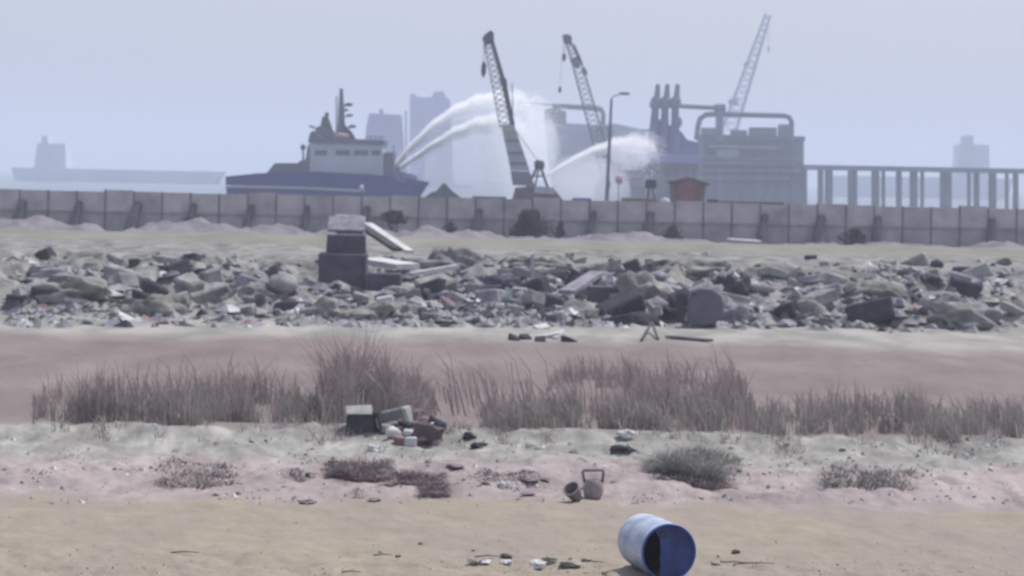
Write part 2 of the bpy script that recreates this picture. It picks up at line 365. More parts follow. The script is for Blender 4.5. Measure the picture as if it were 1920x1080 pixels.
def brush(name, n, px0, px1, Y0, Y1, h, mats, wts, label, cat, hf=None, wd=(.008, .02), spread=.9):
    b = blades(name, n, band(px0, px1, Y0, Y1, None, hf), h, wd, 0, mats, wts, spread, .4)
    return solo(name, b, mats, label, cat, 'dry brush on the pink soil')
bm_ = ['brush_mauve', 'brush_grey', 'reed_straw']
hump = lambda a, b_: (lambda px, d: (.35+.8*d)*np.maximum(.15, np.sin(np.clip((px-a)/(b_-a), 0, 1)*3.14)**.6))
brush('dry_bush', 7500, 592, 770, 32.2, 34.0, (.09, .24), bm_, (9, .6, .5), 'long low dark mauve brush pile at left on the pink soil', 'bush', hump(598, 745))
brush('dry_bush', 5200, 690, 875, 31.1, 32.6, (.06, .15), bm_, (9, .5, .6), 'thin flat mauve brush trailing right of the brush pile', 'bush', hump(700, 850))
brush('dry_bush', 2400, 765, 862, 30.3, 31.2, (.05, .14), bm_, (9, .5, .6), 'small dark brush tuft at the edge of the sand', 'bush', hump(770, 855))
brush('dry_bush', 420, 645, 705, 30.3, 30.8, (.04, .10), bm_, (9, .5, 1.5), 'tiny brown tuft at the sand edge below the brush pile', 'bush', hump(645, 705))
brush('dry_bush', 2600, 850, 1040, 31.5, 32.4, (.03, .09), bm_, (9, .5, .8), 'thin flat brush streak reaching from the brush pile to the centre', 'bush', hump(850, 1040))
brush('dry_bush', 1000, 520, 600, 31.9, 32.6, (.04, .10), bm_, (9, .5, .8), 'low dark brush just left of the brush pile', 'bush', hump(520, 600))
brush('dry_bush', 5500, 1200, 1400, 32.4, 34.8, (.16, .36), bm_, (1.6, 9, .8), 'round grey green bush at right with a dark underside', 'bush', lambda px, d: (.25+1.1*d)*np.interp(px, [1200, 1240, 1290, 1330, 1360, 1400], [.12, .75, 1.05, .8, .55, .25]))
brush('dry_bush', 3400, 1205, 1410, 31.9, 32.7, (.06, .15), bm_, (9, .5, .6), 'dark mauve skirt of brush in front of the grey green bush', 'bush', hump(1205, 1410))
brush('dry_bush', 1600, 270, 470, 31.5, 33.5, (.08, .20), bm_, (7, 3, .6), 'mauve and grey brush farthest left on the pink soil', 'bush', hump(270, 470))
brush('dry_bush', 1800, 1520, 1740, 31.6, 33.6, (.10, .24), bm_, (5, 5, .6), 'mixed grey and mauve brush farthest right on the pink soil', 'bush', hump(1520, 1740))
def shrub(px, py, Y, wpx, hpx, n, label):
    c = P(px, py, Y); s = Y/F; root = thing('shrub', (c.x, Y, float(gz(c.x, Y))), label, 'bush', 'dark shrubs against the wall')
    vs, fs = [], []
    lob = [(random.uniform(-.6, .6), random.uniform(-.5, .5), random.uniform(.35, .7)) for _ in range(7)]
    for i in range(n):
        l = random.choice(lob); p = Vector((random.gauss(0, .35), random.gauss(0, .35), random.gauss(0, .35)))*l[2]
        zt_ = random.uniform(-1.1, .62); wn_ = math.sqrt(max(.04, 1-((zt_+.45)/1.1)**2))*(.8+.35*math.sin(l[0]*9+zt_*3))
        q = Vector((c.x+(l[0]+p.x)*wn_*wpx*s*.56, Y+(l[1]+p.y)*wpx*s*.4, c.z+(zt_+p.z*.5)*hpx*s*.5)); r = random.uniform(.05, .12)
        a = Vector([random.gauss(0, 1) for _ in range(3)]).normalized(); bb = a.orthogonal().normalized()
        k = len(vs); vs += [q+a*r, q+bb*r*.6, q-a*r, q-bb*r*.6]; fs.append((k, k+1, k+2, k+3))
    b = MB(); b.add(vs, fs); b.build('foliage', 'leaf_dark', root)
    b = MB(); g0 = float(gz(c.x, Y))
    for k in range(6): b.tube([(c.x+random.uniform(-.1, .1), Y, g0-.1), (c.x+random.uniform(-.3, .3)*wpx*s, Y+random.uniform(-.2, .2), c.z)], [.04, .015], 5)
    b.build('stem', 'leaf_dark', root)
shrub(988, 418, 138.2, 95, 62, 6500, 'large dark shrub against the wall below the nearest crane')
shrub(740, 404, 137.5, 58, 26, 900, 'small dark shrub against the wall above the leaning plank')
shrub(845, 428, 138.6, 34, 40, 500, 'narrow dark shrub on a wall prop right of the small dark shrub')
shrub(1052, 430, 138.6, 30, 44, 450, 'narrow dark shrub against the wall right of the large dark shrub')
shrub(1262, 436, 138.4, 44, 38, 600, 'low dark shrub against the wall below the red hut')
shrub(1130, 444, 138.0, 50, 14, 300, 'flat dark weed at the wall foot right of centre')
shrub(350, 420, 138.0, 60, 34, 900, 'dark shrub against the wall farthest left')
shrub(1600, 440, 138.0, 70, 34, 900, 'dark shrub against the wall farthest right')

# ------------------------------------------------------------------ rubble
def chunk(c, size, m, label, name='rubble_chunk', cat='rubble', group='broken concrete in the rubble band', seed=None, kind=0):
    b = MB()
    if kind == 0: b.box(c, size, random.uniform(-.8, .8), random.uniform(-.4, .4), random.uniform(-.4, .4), jit=.16)
    elif kind == 1: b.blob(c, [q/2 for q in size], random.randint(0, 99), .28, 2, random.uniform(0, 3))
    else: b.box(c, size, random.uniform(-.6, .6), random.uniform(-.2, .2), random.uniform(-.5, .5), jit=.05)
    o = solo(name, b, m, label, cat, group, smooth=(kind == 1)); 
    if kind != 1:
        bv = o.modifiers.new('bevel', 'BEVEL'); bv.width = min(size)*.12; bv.segments = 1
    return o
lab = {'rubble': 'pale grey broken concrete chunk lying in the rubble band', 'rubble_lilac': 'lilac grey broken concrete chunk lying in the rubble band',
       'rubble_dark': 'dark broken chunk lying in the rubble band', 'rubble_white': 'white broken fragment lying in the rubble band'}
ZN = [(560, 'left of the dark block stack'), (700, 'under the dark block stack'), (800, 'right of the dark block stack'), (930, 'in the left part of the scrap'), (1065, 'in the right part of the scrap'),
      (1180, 'around the dark square block'), (1285, 'left of the big dark tank'), (1405, 'around the big dark tank'), (1660, 'right of the black tarp'), (9999, 'far to the right on the bank')]
def scatter(n, px0, px1, py0, py1, s0, s1, wts):
    ks = list(lab)
    for _ in range(n):
        px, py = random.uniform(px0, px1), random.uniform(py0, py1); q = G(px, py); k = random.choices(ks, wts)[0]
        sz = random.uniform(s0, s1)*(.7 if k == 'rubble_white' else 1); kd = random.choices((0, 1, 2), (6, 1, 3))[0]
        z_ = 'farthest left on the bank' if px < 280 else next(t for e_, t in ZN if px < e_)
        c_ = {'rubble': 'pale grey', 'rubble_lilac': 'lilac grey', 'rubble_dark': 'dark', 'rubble_white': 'white'}[k]
        sw = 'small' if sz < .28 else 'large' if sz > .5 else 'medium'
        L_ = '%s %s %s %s' % (sw, c_, ('angular block', 'rounded lump', 'flat slab')[kd], z_)
        L_ += (' high on the bank' if py < 520 else ' low on the bank' if py > 575 else ' halfway up')
        chunk(q+Vector((0, 0, sz*.10)), (sz*random.uniform(.7, 1.5), sz*random.uniform(.6, 1.1), sz*random.uniform(.35, .85)), k, L_, kind=kd, group=L_.replace('block', 'blocks').replace('lump', 'lumps').replace('slab', 'slabs'))
scatter(16, 800, 1400, 520, 600, .6, 1.0, (3, 2, 4, .3))
scatter(10, 60, 560, 520, 595, .6, 1.0, (3, 2, 4, .3))
scatter(10, 1430, 1880, 530, 610, .6, 1.0, (3, 2, 4, .3))
scatter(95, 790, 1060, 512, 603, .18, .55, (4, 4, 4, 2.2))
scatter(30, 580, 790, 548, 605, .2, .6, (6, 3, 1.5, .6))
scatter(45, 1060, 1400, 500, 615, .2, .7, (6, 3, 1.6, .5))
scatter(9, 780, 1400, 470, 505, .2, .55, (6, 1, 1.5, .4))
scatter(30, 40, 560, 480, 598, .25, .8, (6, 3, 2, .4))
scatter(30, 1420, 1900, 480, 620, .25, .8, (6, 3, 2, .4))

M['ground'] = g.data.materials[0]
def mound(px, py, wpx, hpx, m, label, Y=None, seed=1, rough=.22, name='dirt_mound', cat='mound', flat=False, group=None):
    q = G(px, py) if Y is None else gp(px, Y); s = q.y/F
    m = 'ground' if m == 'rubble' else m
    b = MB(); b.blob((q.x, q.y, q.z-hpx*s*.1), (wpx*s/2, wpx*s*.45, hpx*s), seed, rough*1.5, 4, flat=flat, fr=2.6)
    return solo(name, b, m, label, cat, group, smooth=True)
mound(810, 512, 120, 26, 'rubble', 'pale overhanging earth lump right of the leaning plank', seed=3)
mound(850, 500, 90, 36, 'rubble', 'steep grey earth lump with a dark shaded face left of centre', seed=8)
mound(1010, 500, 110, 22, 'rubble', 'wide low grey lump near the top of the bank', seed=12)
mound(1195, 568, 110, 44, 'rubble', 'large grey lump between the two dark blocks', seed=15, rough=.35)
mound(1290, 505, 140, 22, 'rubble', 'broad grey lump on the bank above the big dark tank', seed=18)
mound(745, 592, 80, 26, 'rubble', 'rounded pale lump at the foot of the bank left of the scrap', seed=22)
mound(612, 592, 60, 34, 'rubble', 'small rounded lump at the far left foot of the bank', seed=25)
mound(680, 596, 110, 16, 'rubble', 'long flat pale lump under the dark block stack', seed=27)
mound(1200, 606, 76, 22, 'rubble_dark', 'dark flattened dome at the foot of the bank', seed=29, rough=.08, name='rubber_sheet', cat='rubber sheet')
mound(1025, 578, 70, 26, 'soot', 'dark sagging form for a shaded hollow right of the scrap pieces', seed=31, name='tarpaulin', cat='tarpaulin')  # dark mass modelled in place of a hollow's shade
mound(935, 538, 80, 26, 'soot', 'dark crumpled sheet in the middle of the scrap', seed=33, name='dark_sheet', cat='scrap')
mound(1090, 532, 62, 26, 'rubble_dark', 'dark crumpled form for a shaded cavity above the dark concrete block', seed=35, name='dark_sheet', cat='scrap')  # the shade of a cavity built as a dark form
mound(1385, 562, 74, 42, 'rubble_dark', 'black draped tarp beside the big dark tank', seed=37, name='tarpaulin', cat='tarpaulin')
mound(1380, 600, 60, 30, 'rubble_lilac', 'lilac lump right of the big dark tank', seed=39)
for px, py, wp, hp, sd_ in ((300, 585, 120, 34, 41), (470, 560, 90, 30, 42), (130, 545, 130, 30, 43), (1500, 600, 120, 36, 44), (1650, 560, 110, 30, 45), (1800, 600, 130, 34, 46)):
    mound(px, py, wp, hp, 'rubble', 'weathered grey lump on the bank %s' % {300: 'left below the far left dark shrub', 470: 'just left of the dark block stack', 130: 'at the farthest left', 1500: 'just right of the black tarp', 1650: 'below the far right dark shrub', 1800: 'at the farthest right'}[px], seed=sd_)

def pbox(name, x0, y0, x1, y1, Y, th, m, label, cat, rz=0, drop=.5, bev=.03, parts=None):
    a, c = P(x0, y0, Y), P(x1, y1, Y); b = MB()
    b.box(((a.x+c.x)/2, Y+th/2, (a.z+c.z-drop)/2), (c.x-a.x, th, a.z-c.z+drop), rz, jit=.02)
    return solo(name, b, m, label, cat, bevel=bev)
# the stack of dark blocks at the left
pbox('concrete_block', 597, 476, 684, 546, 74.5, 1.2, 'soot', 'big dark block at the bottom of the left stack', 'block')
pbox('concrete_block', 688, 513, 750, 546, 74.0, 1.0, 'soot', 'low dark block right of the left stack', 'block')
pbox('concrete_block', 600, 545, 740, 575, 73.5, 1.4, 'rubble_lilac', 'wide grey lilac slab under the left stack', 'block')
root = thing('discarded_cabinet', P(650, 476, 75), 'dark cabinet with a pale dented lid on top of the left stack', 'cabinet')
a, c = P(612, 440, 74.9), P(684, 480, 74.9); b = MB(); b.box(((a.x+c.x)/2, 75.4, (a.z+c.z)/2), (c.x-a.x, 1.0, a.z-c.z), .03, jit=.02); b.build('body', 'soot', root, bevel=.03)
a = P(648, 438, 75.4); b = MB(); b.box((a.x, 75.75, a.z+.30), (1.16, .72, .10), .03, R(38), 0, jit=.03); b.build('lid', 'rubble_lilac', root, bevel=.02)
a, c = P(638, 404, 75.8), P(672, 440, 75.8); b = MB(); b.box(((a.x+c.x)/2, 76.3, (a.z+c.z)/2), ((c.x-a.x)*1.5, .5, a.z-c.z), .03, jit=.05); b.build('back_box', 'rubble_lilac', root, bevel=.02)
def plank(name, p, q, r, th, m, label, cat, bev=0):
    b = MB(); p, q = Vector(p), Vector(q); d = q-p; L_ = d.length; mid = (p+q)/2
    bx_ = MB(); rot = d.to_track_quat('X', 'Z').to_matrix()
    vs = [mid + rot @ Vector((x*L_/2, y*r/2, z*th/2)) for z in (-1, 1) for x, y in ((-1, -1), (1, -1), (1, 1), (-1, 1))]
    b.add(vs, [(3, 2, 1, 0), (4, 5, 6, 7), (0, 1, 5, 4), (1, 2, 6, 5), (2, 3, 7, 6), (3, 0, 4, 7)])
    return solo(name, b, m, label, cat)
plank('timber_plank', P(690, 420, 84), P(768, 472, 80), .3, .10, 'rubble_white', 'pale plank leaning down to the right beside the left stack', 'plank')
plank('timber_plank', P(684, 428, 83), P(745, 468, 79.5), .3, .12, 'black', 'dark strip for the shaded gap just below the pale plank', 'plank')  # black strip paints the shaded gap under the pale plank
plank('concrete_slab', P(690, 488, 78), P(765, 500, 77), 1.2, .18, 'rubble_white', 'pale flat slab at the foot of the leaning planks', 'slab')
plank('concrete_slab', P(1062, 548, 73), P(1120, 512, 76), .5, .12, 'rubble_lilac', 'lilac slab tilted up to the right beside the dark block', 'slab')
plank('scrap_strip', P(950, 540, 70), P(966, 580, 69), .12, .06, 'teal', 'thin teal strip standing among the scrap pieces', 'scrap')
plank('timber_post', P(998, 480, 78), P(1000, 552, 72), .12, .10, 'soot', 'thin dark upright post in the middle of the scrap', 'post')
plank('concrete_slab', P(1275, 552, 67.4), P(1276, 604, 67), .25, .14, 'rubble_dark', 'narrow upright slab just left of the big dark tank', 'slab')
plank('sheet_metal', P(1366, 449, 122), P(1425, 453, 122), 2.2, .10, 'rubble_white', 'white sheet lying on the plateau near the wall at right', 'sheet')
plank('timber_plank', P(770, 515, 76), P(858, 500, 77), .25, .14, 'rubble_white', 'pale beam lying level right of the left stack', 'plank')
pbox('concrete_block', 1103, 537, 1161, 573, 72.5, .9, 'soot', 'dark square block right of the scrap below the plateau', 'block')
for px, py in ((1266, 548), (1262, 566), (1068, 488)):
    q = G(px, py); chunk(q+Vector((0, 0, .1)), (.26, .2, .34), 'brick_red', {548: 'faded pink brick lump left of the big dark tank, upper one', 566: 'faded pink brick lump left of the big dark tank, lower one', 488: 'faded pink brick lump near the top of the bank'}[py], 'brick_lump', 'brick', None)
# big dark tank on its side
q = gp(1322, 66.3); q.z = P(1322, 609, 66.3).z; root = thing('plastic_tank', q, 'big dark grey rounded tank lying at the foot of the bank', 'tank')
def lathe(b, c, ax, prof, n=32, mi=0):            # prof: (distance along axis, radius)
    ax = Vector(ax).normalized(); a = ax.cross(Vector((0, 0, 1))).normalized(); d = a.cross(ax).normalized(); vs, fs = [], []
    for t, r in prof:
        for k in range(n):
            an = 2*math.pi*k/n; vs.append(Vector(c)+ax*t+(a*math.cos(an)+d*math.sin(an))*r)
    for i in range(len(prof)-1):
        for k in range(n): fs.append((i*n+k, i*n+(k+1) % n, (i+1)*n+(k+1) % n, (i+1)*n+k))
    return b.add(vs, fs, mi)
b = MB(); b.pprism([(1293, 609), (1320, 610), (1342, 604), (1352, 590), (1356, 570), (1350, 552), (1334, 541), (1312, 539), (1299, 543), (1291, 556), (1290, 596)], 66.6, .8); b.build('body', 'tank_dark', root, bevel=.06)
b = MB(); lathe(b, P(1300, 552, 66.2), (0, -1, 0), [(0, .001), (0, .05), (.05, .05), (.05, .001)], 14); b.build('cap', 'rubble_dark', root)

# pale flat debris in front of the bank
for px, py, sx, k in ((1015, 617, .45, 'rubble_white'), (1030, 633, .7, 'rubble_white'), (985, 636, .35, 'rubble_dark'), (1012, 640, .3, 'rubble_dark'), (1068, 641, .3, 'rubble_dark'), (965, 638, .25, 'rubble_dark'), (1048, 636, .35, 'rubble_white')):
    q = G(px, py); chunk(q+Vector((0, 0, .03)), (sx, .3, .14), k, ('white' if k[-1] == 'e' else 'dark')+' flat debris piece on the ground in front of the bank', 'debris_piece', 'debris', '%s flat debris in front of the bank' % ('white' if k[-1] == 'e' else 'dark'))
plank('timber_branch', G(1203, 641, .05), G(1222, 622, .25), .06, .05, 'soot', 'short dark bent branch in front of the bank', 'branch')
plank('timber_branch', G(1222, 622, .25), G(1234, 638, .03), .06, .05, 'soot', 'second short branch leaning on the bent branch', 'branch')
plank('timber_branch', G(1255, 635, .05), G(1330, 642, .05), .3, .05, 'soot', 'long dark strip lying flat before the big tank', 'strip')

# ------------------------------------------------------------------ broken dark box, heap beside it, stones
Yb = 36.7; a, c = P(648, 768, Yb), P(700, 820, Yb); z0 = float(gz((a.x+c.x)/2, Yb))
root = thing('broken_box', ((a.x+c.x)/2, Yb+.2, z0), 'broken dark box with a pale flat top at the left below the reeds', 'box')
W_, H_ = c.x-a.x, a.z-c.z
b = MB(); b.box(((a.x+c.x)/2, Yb+.2, c.z+H_*.40), (W_, .42, H_*.86), .1, jit=.04, taper=.96); b.build('body', 'black', root, bevel=.015)
b = MB(); b.box(((a.x+c.x)/2-.02, Yb+.22, c.z+H_*.89), (W_*.92, .44, .05), .1, R(14), R(-3), jit=.02); b.build('top', 'rubble', root, bevel=.008)  # overhead sun on the box top painted in as paler grey
b = MB(); e = P(705, 772, Yb); b.box((e.x, Yb+.15, c.z+H_*.45), (.05, .40, H_*1.0), .35, 0, R(-14)); b.build('side_flap', 'black', root, bevel=.008)
b = MB(); b.box((e.x+.02, Yb-.02, c.z+H_*.52), (.02, .06, .16), .35, 0, R(-14)); b.build('strap', 'brick_red', root)
hp = [(745, 800, .42, 'rubble', 0), (735, 822, .26, 'rubble_white', 1), (765, 822, .20, 'rubble_white', 1), (760, 812, .22, 'rubble_dark', 0), (780, 812, .26, 'brick_red', 0), (775, 790, .30, 'rubble', 0),
      (795, 798, .22, 'brick_red', 1), (815, 800, .20, 'rubble_dark', 0), (825, 808, .24, 'soot', 1), (748, 832, .16, 'brick_red', 0), (770, 836, .18, 'rubble_white', 2), (785, 785, .2, 'rubble_dark', 1), (720, 812, .22, 'rubble', 1)]
for _ in range(26): hp.append((random.gauss(775, 26), random.uniform(800, 838), random.uniform(.07, .17), random.choice(['rubble', 'rubble_white', 'rubble_dark', 'brick_red', 'soot', 'rubble']), random.choice([0, 0, 1, 2])))
nm = {'rubble': 'pale grey', 'rubble_white': 'whitish', 'rubble_dark': 'dark', 'brick_red': 'dull red', 'soot': 'sooty'}
for px, py, sz, k, kd in hp:
    q = G(px, py); chunk(q+Vector((0, 0, sz*.3)), (sz, sz*.8, sz*.75), k, nm[k]+' rubble lump in the small heap right of the broken box', 'rubble_chunk', 'rubble', nm[k]+' lumps in the small heap', kind=kd)
q = G(798, 838); b = MB(); b.blob(q+Vector((0, .1, .10)), (.27, .18, .24), 17, .7, 2, .4, fr=2.2)
solo('crumpled_scrap', b, 'brush_mauve', 'dark reddish crumpled scrap at the front of the small heap', 'scrap')
def stone(px, py, sz, m, label, fl=.55, group=None, rough=.6):
    q = G(px, py); b = MB(); b.blob(q+Vector((0, 0, sz*.12)), (sz*.5, sz*.4, sz*.5*fl), random.randint(0, 99), rough, 2, random.uniform(0, 3), fr=2.4); return solo('stone', b, m, label, 'stone', group)
stone(1175, 822, .30, 'rubble_white', 'single white stone at the foot of the right reeds', .6)
stone(1172, 850, .34, 'rubble_dark', 'dark stone left of the grey green bush', .5)
stone(880, 822, .26, 'rubble_dark', 'small dark stone on the pale rubble below the reeds gap', .5)
stone(897, 840, .24, 'rubble_dark', 'lower dark stone on the pale rubble below the reeds gap', .5)
stone(700, 848, .16, 'rubble_white', 'small white upright stone above the brush pile', 1.2)
stone(940, 915, .16, 'rubble_white', 'whitish stone at the sand edge near the centre', .8)
for px, py, sz in ((855, 880, .34), (990, 905, .3), (985, 930, .26), (910, 908, .22), (1020, 902, .26), (700, 940, .2), (575, 945, .3), (820, 930, .25), (1150, 905, .10), (575, 893, .3)):
    stone(px, py, sz*.8, 'plastic_dark', 'flat dark clod on the pink soil', .16, 'flat dark clods on the pink soil')
for _ in range(26):
    px, py = random.uniform(30, 1890), random.uniform(822, 935)
    stone(px, py, random.uniform(.04, .11), random.choice(['rubble', 'rubble_white', 'stone', 'rubble_lilac']), 'small pale stone on the pink soil', .6, 'small stones on the pink soil')
for px, py, sz, m in ((950, 1048, .13, 'stone_dark'), (888, 1034, .05, 'stone_dark'), (788, 1022, .06, 'stone_dark'), (712, 1037, .05, 'stone_dark'), (745, 1046, .06, 'stone_dark'), (890, 1058, .16, 'stone'), (912, 1058, .12, 'rubble_white'), (1008, 1064, .22, 'rubble_white'), (1030, 1058, .2, 'stone'), (1068, 1060, .18, 'stone_dark'), (1380, 1038, .11, 'stone_dark'), (1100, 1052, .1, 'stone'), (1070, 1062, .24, 'stone'), (950, 1058, .14, 'rubble_white'), (1340, 1060, .12, 'stone')):
    stone(px, py, sz, m, {'stone': 'tan pebble on the sand near the blue drum', 'stone_dark': 'dark pebble on the sand near the bottom of the view', 'rubble_white': 'whitish pebble on the sand near the bottom of the view'}[m], .4, {'stone': 'tan pebbles on the sand', 'stone_dark': 'dark pebbles on the sand', 'rubble_white': 'whitish pebbles on the sand'}[m])
for _ in range(0):
    px, py = random.uniform(30, 1890), random.choice([random.uniform(1030, 1078), random.uniform(950, 1078)])
    if 1140 < px < 1330: continue
    stone(px, py, random.uniform(.02, .07), random.choice(['stone', 'stone', 'stone_dark']), 'tiny pebble scattered on the open sand', .5, 'tiny pebbles on the open sand')
# twigs on the sand
for px, py, L_, a in ((700, 1045, .20, .2), (890, 1048, .28, .3), (1375, 1062, .45, .25), (640, 1078, .2, .1), (1350, 1058, .35, -.2), (1080, 1058, .3, .1), (320, 1040, .3, .1)):
    q = G(px, py, .02); b = MB(); b.tube([q, q+Vector((L_*.5, L_*a*.5, .012)), q+Vector((L_, L_*a, .0))], [.008, .007, .004], 5)
    solo('twig', b, 'stone_dark', 'thin brown twig lying on the sand', 'twig', 'twigs on the sand')

# loose grit and small broken bits nobody could count
def shards(name, n, px0, px1, py0, py1, s0, s1, mats, wts, label, cat, dens=None):
    px = rng.uniform(px0, px1, n*3); py = rng.uniform(py0, py1, n*3)
    k = rng.random(n*3) < (dens(px, py) if dens else 1.0); px, py = px[k][:n], py[k][:n]
    dx, dy = px-960, py-HY; u_, v_ = dx*math.cos(ROLL)+dy*math.sin(ROLL), -dx*math.sin(ROLL)+dy*math.cos(ROLL); Y_ = CH*F/v_
    for _ in range(14): Y_ = Y_*.6+.4*(CH-gz(u_*Y_/F, Y_))*F/v_
    X_ = u_*Y_/F; Z_ = gz(X_, Y_); b = MB()
    for i in range(len(px)):
        q = Vector((X_[i], Y_[i], Z_[i])); z = rng.uniform(s0, s1)*(.6+.8*rng.random()); h = z*rng.uniform(.12, .42)
        p = [q+Vector((math.cos(t)*z*random.uniform(.4, .95), math.sin(t)*z*random.uniform(.4, .95), -.02)) for t in (0.3, 1.8, 3.3, 4.9)]
        tp = [q+Vector((random.uniform(-.3, .3)*z, random.uniform(-.3, .3)*z, h)) for _ in range(2)]
        b.add(p+tp, [(0, 1, 5, 4), (1, 2, 5), (2, 3, 4, 5), (3, 0, 4)], int(rng.choice(len(mats), p=np.array(wts)/sum(wts))))
    return solo(name, b, mats, label, cat, None, 'stuff')
cl = lambda px, py: (1-.85*((py < 508) & (px > 790)))*(.12+1.6*np.clip(vn(px/55, py/14, 301)-.45, 0, 1)+.5*np.exp(-((px-930)/130.)**2))
shards('rubble_field', 6500, 20, 1900, 492, 614, .12, .50, ['rubble', 'rubble_lilac', 'rubble_dark', 'rubble_white', 'brick_red'], (6, 3, 4, .9, .25), 'loose small rubble covering the face of the bank', 'rubble', cl)
cp = lambda px, py: .03+1.5*np.clip(vn(px/70, py/9, 305)-.55, 0, 1)
shards('gravel', 3500, 10, 1910, 820, 945, .02, .09, ['rubble', 'plastic_mauve', 'rubble_white', 'plastic_dark'], (5, 6, 3, 3), 'loose gravel and litter spread over the pink and pale soil', 'gravel', cp)
shards('gravel', 2200, 10, 1910, 945, 1079, .008, .035, ['stone', 'stone_dark', 'rubble_white'], (5, 4, 2), 'fine grit scattered over the front sand', 'gravel', lambda px, py: .05+.9*np.clip((py-1015)/60, 0, 1)*np.clip(vn(px/60, py/9, 309)-.3, 0, 1)*2)

# ------------------------------------------------------------------ plastic jug and pot
q = G(1111, 934); s = q.y/F
root = thing('plastic_jug', q, 'mauve plastic jug with a wide square handle on the soil', 'jug')
b = MB(); lathe(b, q, (.05, 0, 1), [(-.01, .001), (-.01, .085), (.02, .115), (.10, .135), (.17, .125), (.225, .10), (.235, .09), (.22, .085), (.15, .10)], 24); b.build('body', 'plastic_mauve', root, True)
b = MB(); b.tube([q+Vector((-.105, 0, .19)), q+Vector((-.135, 0, .33)), q+Vector((-.11, 0, .345)), q+Vector((.12, 0, .355)), q+Vector((.135, 0, .33)), q+Vector((.12, 0, .19))], .018, 8); b.build('handle', 'plastic_dark', root, True)
q = G(1076, 941)
root = thing('plastic_pot', q, 'small crumpled mauve pot lying left of the jug', 'pot')
b = MB(); lathe(b, q+Vector((0, 0, .11)), (-.5, -.6, .75), [(-.12, .001), (-.12, .055), (-.05, .085), (.06, .105), (.09, .10), (.08, .09), (-.04, .07), (-.10, .04), (-.10, .001)], 20); b.build('body', 'plastic_dark', root, True)
b = MB(); lathe(b, q+Vector((0, 0, .11))+Vector((-.5, -.6, .75)).normalized()*.085, (-.5, -.6, .75), [(-.008, .098), (-.008, .112), (.008, .112), (.008, .098), (-.008, .098)], 20); b.build('rim', 'plastic_mauve', root, True)

# ------------------------------------------------------------------ the blue drum
r = .287; Yd = 24.5
for _ in range(20): mouth = P(1255, 1036, Yd); Yd += (mouth.z-r*1.01-float(gz(mouth.x, Yd-.1)))*5.5
mouth = P(1255, 1036, Yd)
th = R(15.5); ax = Vector((math.sin(th), -math.cos(th), 0)); Ld = .88
zc = mouth.z; q = Vector((mouth.x, mouth.y, zc-r)) - ax*Ld/2
zg = float(gz(q.x, q.y)); 
root = thing('plastic_drum', (q.x, q.y, q.z), 'blue open plastic drum lying on its side on the sand', 'drum')
c0 = Vector((mouth.x, mouth.y, zc)) - ax*Ld
n = 64
b = MB(); lathe(b, c0, ax, [(0, .001), (0, r*.90), (.012, r*.95), (.035, r*.975), (.06, r*.985), (.24, r*.99), (.265, r*1.012), (.285, r*1.012), (.31, r*.99), (.56, r*.99), (.585, r*1.012), (.605, r*1.012), (.63, r*.99), (Ld-.03, r*.985)], n); b.build('body', 'drum_sun_glare', root, True)
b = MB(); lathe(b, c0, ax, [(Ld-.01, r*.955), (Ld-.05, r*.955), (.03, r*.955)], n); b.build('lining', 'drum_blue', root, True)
b = MB(); lathe(b, c0, ax, [(.03, r*.955), (.028, .001)], n); b.build('end_plate', 'drum_end_shade', root)
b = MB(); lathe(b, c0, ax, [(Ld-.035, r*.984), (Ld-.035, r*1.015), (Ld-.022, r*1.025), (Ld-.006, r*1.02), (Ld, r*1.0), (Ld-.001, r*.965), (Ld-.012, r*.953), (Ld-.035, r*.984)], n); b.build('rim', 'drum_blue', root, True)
sxv = Vector((-ax.y, ax.x, 0)).normalized(); szv = sxv.cross(ax).normalized(); szv = szv if szv.z > 0 else -szv
lp = []                                            # the lid, its left third broken out
for k in range(41):
    a_ = math.radians(-112 + k*(112+124)/40); lp.append((math.cos(a_)*.957, math.sin(a_)*.957))
lp += [(-.44, .66), (-.34, .50), (-.30, .30), (-.29, .05), (-.31, -.25), (-.28, -.5), (-.30, -.75)]
b = MB(); n2 = len(lp); ctr = c0 + ax*(Ld-.03)
vs = [ctr+sxv*x*r+szv*z*r for x, z in lp] + [ctr-ax*.006+sxv*x*r+szv*z*r for x, z in lp]
b.add(vs, [tuple(range(n2)), tuple(range(n2, 2*n2))[::-1]]+[((i+1) % n2, i, i+n2, (i+1) % n2+n2) for i in range(n2)])
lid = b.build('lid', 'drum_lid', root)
b = MB(); lathe(b, ctr+sxv*(-.20*r)+szv*.62*r, ax, [(0, .034), (.012, .034), (.013, .026), (.004, .024), (.004, .001)], 20); b.build('bung', 'black', lid, True)
b = MB(); b.blob((q.x-.15, q.y-.1, zg-.03), (.42, .62, .10), 5, .25, 4, -th, fr=2.2); M['ground'] = g.data.materials[0]
solo('sand_drift', b, 'ground', 'low drift of sand banked against the blue drum', 'sand', kind='stuff', smooth=True)

